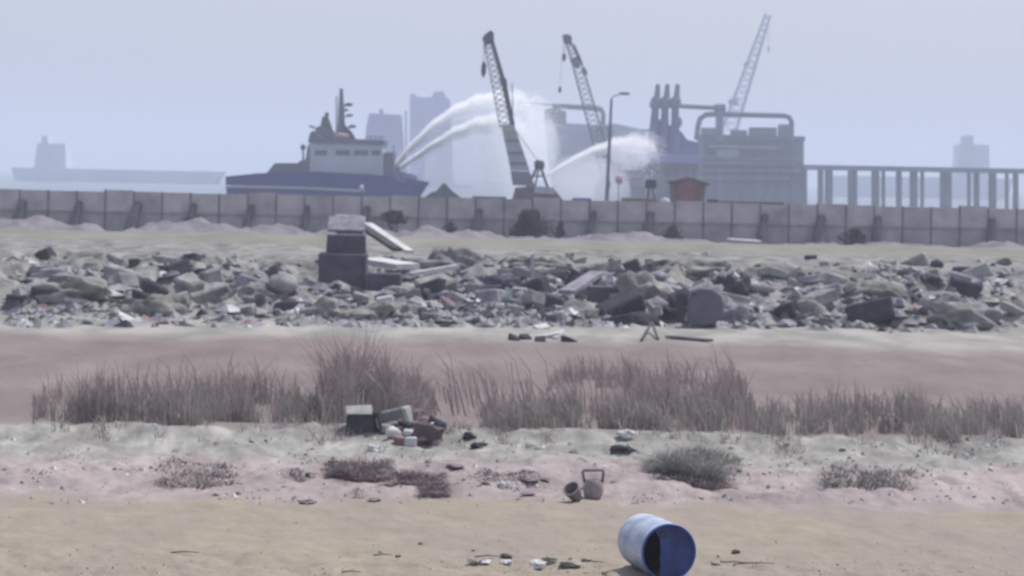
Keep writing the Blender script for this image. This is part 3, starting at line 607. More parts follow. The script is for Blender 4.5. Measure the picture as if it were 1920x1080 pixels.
# ------------------------------------------------------------------ things showing above the wall
# fire-fighting ship
YS = 300.0; s = YS/F
def pz(px, py, Y=YS): return P(px, py, Y)
shipx = P(640, 330, YS)
root = thing('fire_ship', (shipx.x, YS, -1.6), 'dark blue hulled grey ship with a radar mast at left', 'ship')
b = MB(); st = []
xs_ = [430, 470, 520, 600, 700, 760, 790, 806]; top = [331, 327, 324, 322, 327, 334, 339, 342]; half = [4.2, 5.2, 5.6, 5.6, 5.4, 4.0, 2.0, .12]; bot = [430, 428, 428, 428, 426, 420, 400, 350]
bx2 = [435, 472, 520, 600, 695, 745, 768, 800]
vs, fs = [], []
for x, t, h, bo, bb in zip(xs_, top, half, bot, bx2):
    T, Bm = pz(x, t), pz(bb, bo); md = pz((x+bb)/2, t+(bo-t)*.45)
    for sg in (-1, 1): vs += [(T.x, YS+sg*h, T.z), (md.x, YS+sg*h*.93, md.z), (Bm.x, YS+sg*h*.6, Bm.z)]
for i in range(len(xs_)-1):
    a, c = i*6, (i+1)*6
    for k in (0, 1): fs += [(a+k, a+k+1, c+k+1, c+k), (a+3+k, c+3+k, c+3+k+1, a+3+k+1)]
    fs += [(a, c, c+3, a+3), (a+2, a+5, c+5, c+2)]
fs += [(0, 3, 4, 1), (1, 4, 5, 2)]
b.add(vs, fs); b.build('hull', 'hull', root)
b = MB(); b.tube([pz(432, 349)+Vector((0, -5.2, 0)), pz(570, 352)+Vector((0, -5.75, 0)), pz(690, 358)+Vector((0, -5.5, 0))], .16, 6); b.build('rubbing_rail', 'hull_rail', root)
for dy_ in (-3, 3): b = MB(); b.pprism([(732, 332), (782, 338), (782, 330), (742, 318)], YS+dy_, .2); b.build('bulwark', 'jetty_blue', root)
b = MB(); b.pprism([(586, 332), (722, 334), (720, 266), (604, 262), (586, 268)], YS, 8.4); hse = b.build('deckhouse', 'ship_grey', root)
b = MB(); b.pprism([(566, 332), (586, 332), (586, 272), (582, 272), (578, 300), (566, 302)], YS, 8.0); b.build('aft_house', 'ship_mid', root)
b = MB(); b.pprism([(500, 330), (566, 332), (566, 306), (520, 306)], YS, 6.5); b.build('winch_house', 'ship_mid', root)
b = MB(); b.pprism([(722.5, 334), (741, 334), (741, 286), (722.5, 286)], YS, 6.8); b.build('forward_house', 'ship_mid', root)
b = MB(); b.pprism([(583, 268), (724, 272), (724, 263.5), (612, 260), (592, 246), (586, 252)], YS, 9.0); b.build('bridge_roof', 'ship_mid', root)
b = MB(); b.pprism([(585, 267), (605, 260), (640, 260.5), (632, 250), (604, 236), (588, 252)], YS, 5.0); b.build('funnel_casing', 'ship_mid', root)
b = MB(); b.pprism([(592, 250), (628, 252), (622, 240), (616, 222), (606, 218), (602, 236), (594, 240)], YS, 2.2); b.tube([pz(612, 222), pz(613, 211)], .25, 8); b.tube([pz(580, 236), pz(600, 243)], .12, 6); b.build('fire_monitor_tower', 'ship_dark', root)
for x0_, x1_ in ((596, 618), (634, 660), (668, 694), (700, 716)):
    f_ = pz(x0_, 282); g_ = pz(x1_, 292); b = MB(); b.box(((f_.x+g_.x)/2, YS-4.22, (f_.z+g_.z)/2), (g_.x-f_.x, .06, f_.z-g_.z)); b.build('window', 'ship_mid', root)
b = MB(); b.tube([pz(640, 262), pz(640, 200), pz(640, 166)], [.55, .36, .2], 8); b.tube([pz(631, 256), pz(631, 180)], .09, 6); mst = b.build('mast', 'ship_mid', root)
b = MB(); b.pprism([(640, 262), (668, 262), (660, 248), (648, 236), (642, 222)], YS, 1.2); b.build('mast_foot', 'ship_dark', root)
for px, py, rr in ((654, 196, .42), (656, 216, .34), (661, 237, .4), (649, 206, .25)):
    b = MB(); b.blob(pz(px, py), (rr*1.3, rr, rr*.55), 3, .05, 2); b.tube([pz(640, py+3), pz(px, py+2)], .09, 5); b.build('radar', 'ship_dark', mst, True)
b = MB(); b.blob(pz(641, 256)+Vector((0, -2.5, 0)), (1.1, .6, .45), 2, .05, 2); b.build('liferaft', 'life_pink', root, True)
b = MB(); b.blob(pz(568, 276), (.35, .3, .4), 2, .1, 2); b.tube([pz(568, 276), pz(569, 306)], .12, 6); b.build('searchlight', 'ship_dark', root, True)
b = MB(); b.tube([pz(738, 288), pz(738, 272)], .06, 5); b.tube([pz(738, 326), pz(752, 312)], .22, 6); b.build('water_cannon', 'ship_dark', root)
b = MB()
for px in range(686, 722, 9): b.tube([pz(px, 263), pz(px, 256)], .06, 5)
b.tube([pz(686, 256), pz(722, 257)], .06, 5); b.build('railing', 'ship_dark', root)

# small dark peaked cabin, lamp post etc. just behind the wall
root = thing('work_boat', (P(830, 360, 262).x, 262, -1.6), 'small dark boat with a peaked cabin showing just above the wall', 'boat')
b = MB(); b.pprism([(792, 395), (868, 395), (866, 372), (852, 361), (812, 359), (796, 370)], 262, 3.2); b.build('hull', 'ship_dark', root)
b = MB(); b.pprism([(816, 360.3), (852, 362), (842, 352), (835, 344), (830, 344), (824, 352)], 262, 2.0); b.build('cabin', 'ship_dark', root)
root = thing('short_lamp_post', (P(677, 372, 146).x, 146, .3), 'short dark post with a small white lamp beside the blue hull', 'lamp post')
b = MB(); b.tube([(P(677, 372, 146).x, 146, 0), P(678, 356, 146)], .06, 6); b.build('post', 'lamp_metal', root)
b = MB(); b.blob(P(678, 352, 146), (.14, .14, .18), 1, .02, 2); b.build('lamp', 'lamp_glass', root, True)

# nearest crane: crawler crane with a lattice boom
def lattice(b, A, Bp, w0, w1, nseg, r, rd, depth=None):
    A, Bp = Vector(A), Vector(Bp); d = (Bp-A).normalized(); sx = d.cross(Vector((0, 1, 0))).normalized(); sy = Vector((0, 1, 0))
    pts = []
    for i in range(nseg+1):
        t = i/nseg; c = A.lerp(Bp, t); ww = w0+(w1-w0)*t; dd = (depth or ww)*(1 if not depth else 1)
        pts.append([c+sx*(a*ww/2)+sy*(e*dd/2) for a, e in ((-1, -1), (1, -1), (1, 1), (-1, 1))])
    for k in range(4): b.tube([p[k] for p in pts], r, 5)
    for i in range(nseg):
        for k in range(4):
            k2 = (k+1) % 4; q1, q2 = (pts[i][k], pts[i+1][k2]) if i % 2 else (pts[i][k2], pts[i+1][k])
            b.tube([q1, q2], rd, 4, cap=False)
YC = 232.0; cb = P(985, 362, YC)
root = thing('crawler_crane', (cb.x, YC, .4), 'nearest crane with the wide pale lower boom and brown deck in the centre', 'crane', 'harbour cranes')
b = MB(); b.pprism([(960, 374), (1056, 377), (1048, 366), (1036, 352), (1000, 349), (966, 352)], YC, 3.4); b.build('counterweight_deck', 'crane_brown', root)
b = MB(); b.pprism([(948, 400), (1062, 402), (1058, 377), (952, 374.6)], YC, 4.0); b.build('track_base', 'crane_dark', root)
b = MB(); b.pprism([(1002, 350), (1040, 353), (1040, 364), (1002, 362)], YC-1.9, .3); b.build('engine_cover', 'crane_pale', root)
b = MB(); b.pprism([(1003, 349), (961, 347), (957, 320), (993, 322)], YC, 1.7); b.build('boom_foot', 'crane_grey', root)
b = MB(); b.pprism([(993.5, 321), (957.5, 319.4), (939.5, 234), (964, 234)], YC, 1.5); b.build('lower_boom', 'crane_pale', root)
for y0_, hgt in ((240, 5), (262, 3), (285, 3), (305, 3)):
    t = (y0_-234)/87; b = MB(); b.pprism([(940+17*t, y0_), (940.5+17*t, y0_+hgt), (965.5+29*t, y0_+hgt), (964.5+29*t, y0_)][::-1], YC-.86, .16); b.build('boom_band', 'crane_yellow' if y0_ == 240 else 'crane_grey', root)
b = MB(); lattice(b, P(948, 236, YC), P(914, 74, YC), 1.10, .75, 15, .06, .045); b.build('upper_boom', 'crane_grey', root)
b = MB(); b.tube([P(961, 236, YC), P(946, 160, YC), P(922, 76, YC)], [.26, .24, .20], 8); b.tube([P(945, 160, YC), P(943, 148, YC)], .34, 8); b.build('boom_spine', 'crane_dark', root)
b = MB(); b.pprism([(911, 84), (926, 82), (926, 62), (920, 57), (908, 66), (904, 73)], YC, 1.0); b.build('boom_head', 'crane_dark', root)
b = MB(); b.tube([P(907, 76, YC), P(907, 120, YC)], .035, 5); b.tube([P(913, 82, YC), P(909, 100, YC)], .05, 5); hc = b.build('hoist_cable', 'crane_grey', root)
b = MB(); b.tube([P(907.4, 116, YC), P(907.4, 122, YC), P(906.5, 136, YC), P(906, 145, YC)], [.12, .24, .24, .08], 8); b.build('hook_block', 'crane_dark', hc)
b = MB(); b.tube([P(1011, 305, YC), P(989, 351, YC)], .13, 6); b.tube([P(1011, 305, YC), P(1027, 352, YC)], .13, 6); b.tube([P(1011, 312, YC), P(1003, 352, YC)], .09, 6); b.tube([P(1000, 330, YC), P(1019, 330, YC)], .08, 6); b.build('gantry', 'crane_dark', root)
b = MB(); b.blob(P(1011, 309, YC), (.5, .5, .45), 4, .1, 2, flat=True); b.build('gantry_head', 'crane_dark', root)
b = MB(); b.tube([P(1011, 305, YC), P(962, 238, YC)], .035, 4); b.tube([P(960, 156, YC), P(962, 236, YC)], .05, 4); b.tube([P(962, 238, YC), P(924, 68, YC)], .03, 4); b.build('pendant_cable', 'crane_grey', root)
# second crane
Y2 = 340.0; cb = P(1140, 372, Y2)
root = thing('mobile_crane', (cb.x, Y2, 0), 'second crane with a thin latticed boom and two hooks behind the street lamp', 'crane', 'harbour cranes')
b = MB(); lattice(b, P(1141, 330, Y2), P(1080, 112, Y2), 1.9, 1.3, 22, .10, .06); b.build('lower_boom', 'crane_grey', root)
b = MB(); lattice(b, P(1080, 112, Y2), P(1064, 76, Y2), 1.3, .6, 5, .10, .06); b.tube([P(1075, 84, Y2), P(1090, 118, Y2)], .22, 6); b.build('upper_boom', 'crane_dark', root)
b = MB(); b.pprism([(1057, 80), (1072, 84), (1072, 68), (1064, 64), (1054, 66)], Y2, 1.0); b.build('boom_head', 'crane_dark', root)
b = MB(); b.tube([P(1074, 110, Y2), P(1086, 124, Y2)], .55, 6); b.tube([P(1094, 128, Y2), P(1098, 140, Y2)], .35, 6); b.build('boom_winch', 'crane_grey', root)
b = MB(); b.tube([P(1059, 76, Y2), P(1058.5, 104, Y2)], .05, 4); b.tube([P(1056, 76, Y2), P(1050, 164, Y2)], .025, 4); b.build('hoist_cable', 'crane_grey', root)
for x_, y_, k_ in ((1058, 100, 1), (1050, 162, .8)):
    b = MB(); b.tube([P(x_, y_, Y2), P(x_, y_+4, Y2), P(x_-.5, y_+11*k_, Y2), P(x_-.5, y_+15*k_, Y2)], [.12, .28*k_, .28*k_, .1], 8); b.build('hook_block', 'crane_dark', root)
b = MB(); b.pprism([(1112, 380), (1175, 381), (1172, 352), (1160, 330), (1130, 329), (1118, 350)], Y2, 5.0); b.build('slewing_house', 'jetty_grey', root)
b = MB(); b.box((cb.x, Y2, -1.0), (9, 7, 3.2)); b.build('pontoon', 'jetty_dark', root)
# third crane, faint, at right
Y3 = 560.0; cb = P(1350, 330, Y3)
root = thing('far_crane', (cb.x, Y3, -1.6), 'faint farthest crane with a latticed boom leaning right above the jetty', 'crane', 'harbour cranes')
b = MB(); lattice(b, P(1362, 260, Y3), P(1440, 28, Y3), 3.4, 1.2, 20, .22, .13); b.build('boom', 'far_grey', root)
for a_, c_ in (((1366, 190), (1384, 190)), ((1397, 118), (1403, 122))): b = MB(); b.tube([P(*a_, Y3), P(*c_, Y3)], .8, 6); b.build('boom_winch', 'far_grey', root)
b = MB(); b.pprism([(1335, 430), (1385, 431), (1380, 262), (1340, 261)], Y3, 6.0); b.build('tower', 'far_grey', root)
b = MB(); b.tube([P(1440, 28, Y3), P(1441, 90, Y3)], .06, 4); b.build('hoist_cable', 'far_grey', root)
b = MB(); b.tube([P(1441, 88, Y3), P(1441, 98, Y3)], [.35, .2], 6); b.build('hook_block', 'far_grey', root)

# street lamp
YL = 185.0; base = P(1137, 392, YL)
root = thing('street_lamp', (base.x, YL, .2), 'single tall grey street lamp with one arm to the right behind the wall', 'street lamp')
b = MB(); b.tube([base, P(1143, 262, YL), P(1146.5, 186, YL)], [.16, .12, .09], 10); b.build('pole', 'lamp_metal', root)
b = MB(); b.tube([P(1146.5, 188, YL), P(1148, 182, YL), P(1155, 178.5, YL), P(1164, 176.5, YL)], .045, 6); b.build('arm', 'lamp_metal', root)
b = MB(); b.blob(P(1171, 175.5, YL), (.42, .16, .11), 2, .04, 2, flat=True); b.build('lamp_head', 'lamp_metal', root, True)
b = MB(); b.box(P(1140, 346, YL), (.34, .3, .5)); b.build('junction_box', 'lamp_metal', root)

# jetty with marine loading arms
YJ = 420.0
root = thing('jetty_platform', (P(1260, 380, YJ).x, YJ, -1.6), 'blue grey loading platform under the three tall loading arms', 'jetty')
b = MB(); b.pprism([(1205, 305), (1312, 307), (1312, 290), (1206, 288)], YJ, 10); b.build('deck', 'jetty_pale', root)
b = MB(); b.pprism([(1219, 288.5), (1310, 290), (1308, 268), (1286, 262), (1276, 248), (1262, 240), (1240, 226), (1228, 222), (1222, 250)], YJ+1, 5); b.build('machinery_house', 'jetty_blue', root)
for k in range(7):
    b = MB(); px = 1212+k*16; b.tube([P(px, 306, YJ), P(px-2, 392, YJ)], .7, 8); b.build('pile', 'jetty_dark', root)
b = MB(); b.tube([P(1206, 286, YJ-4.5), P(1310, 288, YJ-4.5)], .12, 5)
for k in range(9): b.tube([P(1207+k*12.8, 292, YJ-4.5), P(1207+k*12.8, 280, YJ-4.5)], .10, 4)
b.tube([P(1206, 280, YJ-4.5), P(1310, 282, YJ-4.5)], .10, 4); b.build('railing', 'jetty_blue', root)
for k, (bx, tx) in enumerate(((1223, 1233), (1243, 1251), (1263, 1270))):
    rt = thing('loading_arm', (P(bx, 288, YJ).x, YJ, P(bx, 288, YJ).z), 'tall grey marine loading arm on the jetty, %s of three' % ('leftmost', 'middle', 'rightmost')[k], 'loading arm', 'marine loading arms on the jetty')
    m1 = P(tx-4, 200, YJ-3); b = MB(); b.tube([P(bx, 288, YJ-3), P(bx+3, 240, YJ-3), m1], [.85, .75, .62], 8); b.build('riser', 'jetty_blue', rt)
    b = MB(); b.tube([P(tx-5, 206, YJ-3), P(tx-5, 200, YJ-3), P(tx-2, 186, YJ-3), P(tx-.5, 180, YJ-3)], [.5, 1.0, .9, .45], 8); b.build('swivel_joint', 'jetty_dark', rt)
    b = MB(); b.tube([P(tx-1, 182, YJ-3), P(tx+.5, 158, YJ-3)], [.55, .38], 8); b.build('outer_arm', 'jetty_dark', rt)
    b = MB(); b.tube([P(tx-6, 214, YJ-3), P(tx-9, 250, YJ-3)], .25, 6); b.build('cable', 'jetty_dark', rt)
    if k == 2:
        b = MB(); b.blob(P(1268, 228, YJ-3), (1.0, .8, 1.2), 2, .1, 2); b.build('counterweight', 'jetty_dark', rt)
YQ = 440.0
root = thing('pipe_bridge', (P(1350, 290, YQ).x, YQ, -1.6), 'overhead pipe bridge on a thick column right of the loading arms', 'pipe bridge')
b = MB(); b.tube([P(1276, 199, YQ), P(1352, 203, YQ)], .42, 8); b.tube([P(1340, 203, YQ), P(1360, 203, YQ)], .85, 8); b.build('upper_pipe', 'jetty_dark', root)
b = MB(); b.tube([P(1350, 204, YQ), P(1348, 264, YQ)], .72, 8); b.build('column', 'jetty_grey', root)
b = MB(); b.tube([P(1306, 262, YQ), P(1309, 235, YQ), P(1313, 222, YQ), P(1324, 215, YQ), P(1345, 214, YQ), P(1470, 217, YQ), P(1480, 220, YQ), P(1484, 228, YQ), P(1484, 264, YQ)], .48, 8); b.build('lower_pipe', 'jetty_dark', root)
root = thing('jetty_building', (P(1400, 380, 450).x, 450, -1.6), 'long flat roofed grey port building behind the blue tank', 'building')
b = MB(); b.pprism([(1150, 420), (1500, 424), (1500, 265), (1312, 262), (1312, 306), (1196, 305), (1185, 300), (1150, 305)], 455, 12); b.build('wall', 'jetty_grey', root)
b = MB(); b.pprism([(1310, 262), (1502, 265), (1502, 257), (1310, 253)], 455, 13); b.build('roof', 'jetty_dark', root)
for k in range(5):
    x_ = 1330+k*34; b = MB(); p_ = P(x_, 284, 448.9); b.box(p_, (1.6, .1, 1.2)); b.build('window', 'crane_pale' if k == 1 else 'jetty_dark', root)
for k, (y_, x0_, x1_, r_) in enumerate(((296, 1312, 1496, .35), (304, 1200, 1490, .45), (318, 1160, 1500, .3), (332, 1170, 1480, .5), (276, 1330, 1460, .25))):
    b = MB(); b.tube([P(x0_, y_, 447.5), P(x1_, y_+3, 447.5)], r_, 6); b.build('wall_pipe', 'jetty_dark', root)
for k in range(15):
    x_ = 1162+k*23; b = MB(); y_ = 306 if x_ < 1310 else 264
    b.box((P(x_, 300, 448.6).x, 448.6, (P(x_, y_, 448.6).z-1.6)/2), (.5, .5, P(x_, y_, 448.6).z+1.6)); b.build('wall_rib', 'jetty_dark', root)
for x_, y_, w_, h_ in ((1190, 296, 3.2, 2.2), (1335, 250, 4, 2.0), (1385, 251, 3, 1.4), (1430, 252, 5, 2.6), (1470, 251, 2, 3.5)):
    b = MB(); b.box(P(x_, y_, 452), (w_, 3, h_)); b.build('roof_unit', 'jetty_grey', root)
b = MB(); b.box(P(1365, 284, 448), (4.2, .6, 2.2)); b.build('sign_panel', 'crane_pale', root)
root = thing('jetty_trestle', (P(1650, 380, 450).x, 450, -1.6), 'long low piled jetty running right from the port building', 'jetty')
b = MB(); b.pprism([(1502, 318), (2100, 329), (2100, 320), (1502, 309)], 450, 8); b.build('deck', 'jetty_grey', root)
for k in range(24):
    b = MB(); b.tube([P(1510+k*25+8*math.sin(k*2.7), 318, 447), P(1510+k*25+8*math.sin(k*2.7), 410, 447)], .35+.2*(k % 3), 6); b.build('pile', 'jetty_dark', root)
root = thing('storage_tank', (P(1364, 380, 380).x, 380, -1.6), 'squat blue storage tank at right behind the red hut', 'tank')
b = MB(); cc = P(1364, 342, 380); rr = 37*380/F; lathe(b, (cc.x, 380+rr, -1.6), (0, 0, 1), [(0, rr), (P(1364, 308, 380).z+1.6, rr), (P(1364, 302, 380).z+1.6, rr*.6), (P(1364, 300, 380).z+1.6, .01)], 40); b.build('shell', 'tank_blue', root, True)
b = MB(); lathe(b, (cc.x, 380+rr, P(1364, 310, 380).z), (0, 0, 1), [(0, rr*1.005), (0, rr*1.03), (.5, rr*1.03), (.5, rr*1.005)], 40); b.build('rim', 'jetty_blue', root)
b = MB(); xx = cc.x-.4*rr; yy = 380+rr-math.sqrt(rr*rr*(1-.16))-.35
for sx in (-.3, .3): b.tube([(xx+sx, yy, -1.6), (xx+sx, yy, P(1364, 306, 380).z)], .06, 5)
for k in range(22): b.tube([(xx-.3, yy, -1.2+k*.33), (xx+.3, yy, -1.2+k*.33)], .04, 4)
b.build('ladder', 'jetty_pale', root)

# hidden tanker behind the spray
YT = 520.0
root = thing('moored_tanker', (P(1100, 330, YT).x, YT, -1.6), 'big faint grey tanker half hidden behind the water spray', 'ship')
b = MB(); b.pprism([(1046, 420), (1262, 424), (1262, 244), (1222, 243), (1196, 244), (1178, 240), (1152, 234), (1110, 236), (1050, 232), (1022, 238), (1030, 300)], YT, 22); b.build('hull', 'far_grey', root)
b = MB(); b.pprism([(1026, 240), (1062, 240), (1060, 210), (1040, 203), (1022, 207), (1020, 222)], YT, 12); b.build('deckhouse', 'jetty_grey', root)
b = MB(); b.pprism([(1116, 268), (1146, 268), (1146, 237), (1118, 236)], YT-12, 6); b.build('manifold_house', 'jetty_grey', root)
b = MB(); b.tube([P(1036, 198, YT-10), P(1118, 203, YT-10), P(1126, 205, YT-10), P(1131, 212, YT-10), P(1131, 240, YT-10)], [.5, .62, .6, .5, .5], 8); b.tube([P(1040, 198, YT-10), P(1041, 232, YT-10)], .4, 6); b.tube([P(972, 192, YT-10), P(1038, 197, YT-10)], .2, 6); b.build('cargo_pipe', 'jetty_dark', root)

# far faint ships
def far_ship(label, pieces, Y, m, th=20):
    c = P(pieces[0][0][0], 330, Y); rt = thing('distant_ship', (c.x, Y, -1.6), label, 'ship', 'distant ships')
    for nm_, poly, mm in pieces_named(pieces): 
        b = MB(); b.pprism(poly, Y, th if nm_ == 'hull' else th*.7); b.build(nm_, mm or m, rt)
    return rt
def pieces_named(ps):
    names = ['hull', 'superstructure', 'funnel', 'mast', 'bridge']
    return [(names[min(i, 4)], p, None) for i, p in enumerate(ps)]
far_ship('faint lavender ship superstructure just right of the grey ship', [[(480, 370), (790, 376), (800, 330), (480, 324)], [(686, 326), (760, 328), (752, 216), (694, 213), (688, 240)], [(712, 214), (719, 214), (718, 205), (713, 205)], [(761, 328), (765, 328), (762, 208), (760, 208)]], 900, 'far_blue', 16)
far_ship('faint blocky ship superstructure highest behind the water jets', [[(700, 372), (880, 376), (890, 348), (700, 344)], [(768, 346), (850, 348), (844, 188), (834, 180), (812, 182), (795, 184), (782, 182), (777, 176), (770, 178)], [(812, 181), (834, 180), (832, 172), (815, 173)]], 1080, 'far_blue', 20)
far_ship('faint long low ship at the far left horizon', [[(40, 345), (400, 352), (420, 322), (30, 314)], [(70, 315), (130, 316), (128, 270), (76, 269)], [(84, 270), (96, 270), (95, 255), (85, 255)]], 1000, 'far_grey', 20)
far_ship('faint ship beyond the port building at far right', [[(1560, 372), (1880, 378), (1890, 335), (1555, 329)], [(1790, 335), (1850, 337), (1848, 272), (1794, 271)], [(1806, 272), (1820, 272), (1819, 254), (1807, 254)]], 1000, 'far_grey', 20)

# red hut, frame, buoy and low things behind the wall
YR = 175.0
root = thing('red_hut', (P(1290, 392, YR).x, YR, .2), 'rust red hut with a low gable roof standing behind the wall', 'hut')
b = MB(); b.pprism([(1259, 398), (1314, 399), (1321, 347), (1287, 338), (1258, 343)], YR, 2.6); b.build('wall', 'rust_brown', root)
b = MB(); b.pprism([(1270, 398), (1303, 398.5), (1306, 346), (1287, 340), (1271, 344)], YR-1.36, .1); b.build('door', 'rust_red', root)
b = MB(); b.pprism([(1254, 344), (1287, 335.6), (1327, 347.5), (1327, 344), (1287, 331), (1254, 339)][::1], YR, 3.1); b.build('roof', 'rust_brown', root)
root = thing('trestle', (P(1220, 380, YR).x, YR, .3), 'small dark trestle frame standing behind the wall left of the red hut', 'trestle')
for x_ in (1211, 1231): b = MB(); b.tube([P(1220, 336, YR), P(x_, 392, YR)], .07, 5); b.build('leg', 'ship_dark', root)
b = MB(); b.box(P(1220, 345, YR), (.7, .5, .6), .2, jit=.1); b.build('head', 'ship_dark', root)
b = MB(); b.blob(P(1160, 337, 300), (.5, .5, .6), 2, .08, 2); b.tube([P(1160, 338, 300), P(1160, 400, 300)], .07, 6); solo('channel_marker', b, 'life_pink', 'small faded red ball marker on a post near the street lamp', 'marker', smooth=True)
b = MB(); b.pprism([(1166, 398), (1232, 399), (1231, 374), (1214, 372), (1167, 371)], 160, 2.2); solo('low_container', b, 'rust_brown', 'low red brown container just showing over the wall left of the hut', 'container', bevel=.03)
b = MB(); b.pprism([(1072, 395), (1108, 396), (1108, 371.5), (1074, 371)], 160, 2.2); solo('low_container', b, 'jetty_blue', 'low purple container just showing over the wall right of the crane', 'container', bevel=.03)
b = MB(); b.pprism([(885, 395), (950, 396), (949, 369), (886, 367.5)], 160, 2.2); solo('low_container', b, 'jetty_blue', 'low purple container just showing over the wall left of the crane', 'container', bevel=.03)
b = MB(); b.tube([P(1332, 381, 158), P(1470, 384, 158)], .17, 8); b.box(P(1336, 379, 158), (.7, .5, .35)); solo('black_pipe', b, 'black', 'long black pipe lying along the wall top at right', 'pipe')
b = MB(); b.blob(P(1247, 379, 165), (.35, .3, .3), 3, .1, 2); solo('white_bag', b, 'rubble_white', 'small white bag showing over the wall left of the hut', 'bag', smooth=True)

# ------------------------------------------------------------------ water jets: falling droplets
def droplets(name, pts, label, n_core, n_mist, s0, s1, fall, depth, drop=(.05, .10), mist_sel=None, parent=None):
    p = np.array([tuple(q) for q in pts]); t = np.linspace(0, 1, len(p)); 
    def at_(tt): return np.stack([np.interp(tt, t, p[:, k]) for k in range(3)], -1)
    tc_ = rng.random(n_core)**1.25; tc_ = tc_[(tc_ < .62) | (rng.random(n_core) < np.interp(tc_, [.62, 1], [.8, .12]))]; n_core = len(tc_); sg = s0+(s1-s0)*tc_[:, None]**1.4
    st_ = rng.normal(size=(26, 3)); st_[:, 2] -= .3*np.abs(st_[:, 2]); w_ = rng.integers(0, 26, n_core)    # strands of the jet
    a = at_(tc_) + (st_[w_]*1.0 + rng.normal(size=(n_core, 3))*.42)*sg*np.array([1, 3.5, 1])
    tm = rng.random(n_mist)**(.8); e = np.abs(rng.normal(size=n_mist))
    fl = fall[0]+(fall[1]-fall[0])*tm; c_ = at_(tm); c_[:, 2] -= rng.random(n_mist)**1.3*fl; c_[:, 0] += .35*np.round(np.sin(c_[:, 0]*7.0), 1)
    c_ += rng.normal(size=(n_mist, 3))*np.array([.7, depth*2, .6])
    a[:, 2] += .25*np.sin(a[:, 0]*2.3)*sg[:, 0]; k_ = vn(c_[:, 0]*.9+c_[:, 1]*.2, c_[:, 2]*.22, 7) > rng.random(len(c_))*.75; c_ = c_[k_]
    q = np.concatenate([a, c_]); q = q[q[:, 2] > -1.5]; n_ = len(q)
    r_ = rng.uniform(drop[0], drop[1], n_)[:, None, None]; d = rng.normal(size=(n_, 3, 3)); d -= d.mean(1, keepdims=True)   # drops turned mostly towards the sun: mist sends light on
    sdn = np.array(sd); d -= .72*(d @ sdn)[..., None]*sdn; d /= np.linalg.norm(d, axis=2, keepdims=True)+1e-6
    v = (q[:, None, :]+d*r_).reshape(-1, 3)
    me = bpy.data.meshes.new(name); me.vertices.add(len(v)); me.vertices.foreach_set('co', v.astype(np.float32).ravel())
    me.loops.add(len(v)); me.loops.foreach_set('vertex_index', np.arange(len(v), dtype=np.int32)); me.polygons.add(n_)
    me.polygons.foreach_set('loop_start', np.arange(0, 3*n_, 3, dtype=np.int32)); me.polygons.foreach_set('loop_total', np.full(n_, 3, dtype=np.int32))
    me.materials.append(M['spray']); me.update(calc_edges=True); o = bpy.data.objects.new(name, me); C.objects.link(o)
    return tag(o, label, 'water jet', 'fire fighting water jets')
def curve(pp, Y0, Y1, n=40):
    pp = np.array(pp, float); t = np.linspace(0, 1, len(pp)); tt = np.linspace(0, 1, n)
    c = [np.polyval(np.polyfit(t, pp[:, k], 3), tt) for k in (0, 1)]
    return [P(x, y, Y0+(Y1-Y0)*k) for x, y, k in zip(c[0], c[1], tt)]
J1 = curve([(744, 306), (790, 258), (840, 218), (890, 195), (935, 186), (975, 198), (1010, 222), (1040, 255)], 300, 318)
J2 = curve([(752, 312), (800, 280), (850, 250), (900, 228), (940, 226), (975, 250), (1000, 290)], 298, 306)
J3 = curve([(1028, 326), (1070, 302), (1110, 282), (1150, 267), (1185, 262), (1212, 268), (1228, 278)], 330, 345)
droplets('water_jet', J1, 'upper white water jet arching from the ship bow past the nearest crane', 75000, 9000, .11, 1.4, (3, 11), 1.5)
droplets('water_jet', J2, 'lower white water jet arching under the upper one left of the crane', 50000, 7000, .10, .9, (3, 10), 1.5)
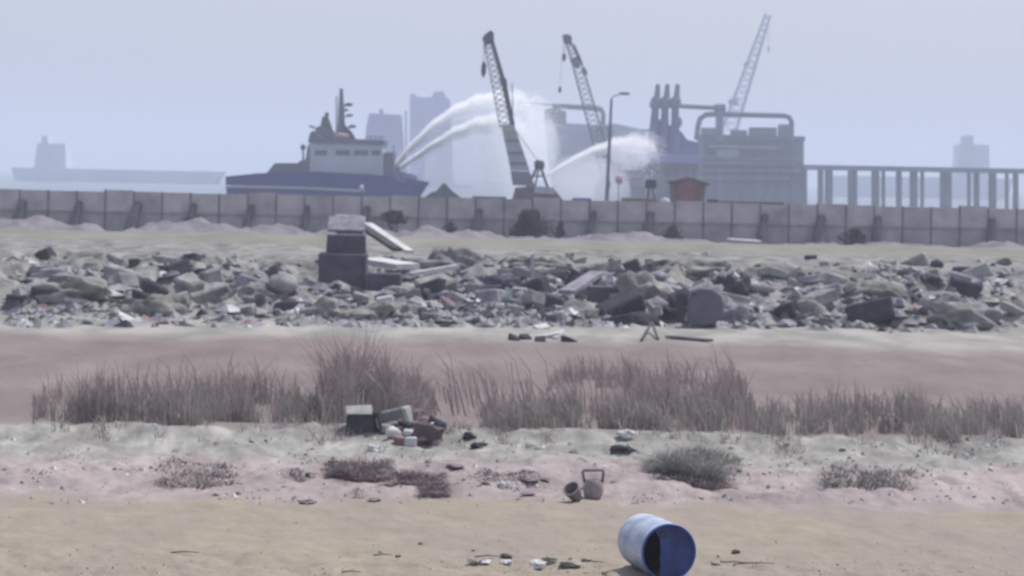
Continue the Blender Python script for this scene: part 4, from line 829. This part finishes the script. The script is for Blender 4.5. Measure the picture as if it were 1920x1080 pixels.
droplets('water_jet', J3, 'white water jet rising to the right behind the street lamp', 46000, 8000, .10, .9, (4, 7), 1.5)
MI = curve([(850, 250), (885, 235), (915, 228), (935, 228), (950, 238), (975, 262)], 302, 306)
droplets('falling_spray', MI, 'curtain of falling spray just left of the nearest crane boom', 10, 16000, .5, .8, (9, 12), 2.0)

mm2 = bpy.data.materials.new('mist'); mm2.use_nodes = True; n = mm2.node_tree; n.nodes.remove(n.nodes['Principled BSDF'])
pv = n.nodes.new('ShaderNodeVolumePrincipled'); pv.inputs['Color'].default_value = (.97, .98, 1, 1); pv.inputs['Density'].default_value = .085; pv.inputs['Anisotropy'].default_value = .2
n.links.new(pv.outputs[0], n.nodes['Material Output'].inputs['Volume'])
for px, py, wx2, wz2, dp, sd_, lb in ((868, 345, 92, 95, 5, 3, 'broad pale mist under the two crossing jets left of the nearest crane'), (938, 290, 34, 92, 4, 5, 'tall narrow mist curtain hugging the left side of the nearest boom'),
        (1006, 275, 44, 60, 5, 8, 'drifting mist just right of the nearest boom'), (1105, 348, 80, 58, 5, 11, 'low mist under the jet behind the street lamp'), (1180, 290, 46, 30, 4, 14, 'small mist cloud at the far end of the right jet')):
    k_ = 306/F; b = MB(); b.blob(P(px, py, 306), (wx2*k_, dp, wz2*k_), sd_, .16, 4)
    solo('mist_cloud', b, mm2, lb, 'mist', 'mist under the water jets', 'stuff', smooth=True)

# ------------------------------------------------------------------ the haze
b = MB(); b.box((0, 1500, 25), (3040, 3060, 60)); 
hm = bpy.data.materials.new('haze'); hm.use_nodes = True; n = hm.node_tree; n.nodes.remove(n.nodes['Principled BSDF'])
pv = n.nodes.new('ShaderNodeVolumePrincipled'); pv.inputs['Color'].default_value = (.79, .85, .99, 1); pv.inputs['Density'].default_value = .0008; pv.inputs['Anisotropy'].default_value = 0
n.links.new(pv.outputs[0], n.nodes['Material Output'].inputs['Volume'])
o = b.build('haze', hm); o['kind'] = 'stuff'
tag(o, 'pale blue sea haze hanging over the whole harbour', 'haze')
for o in list(C.objects):
    if '_o' in o: del o['_o']
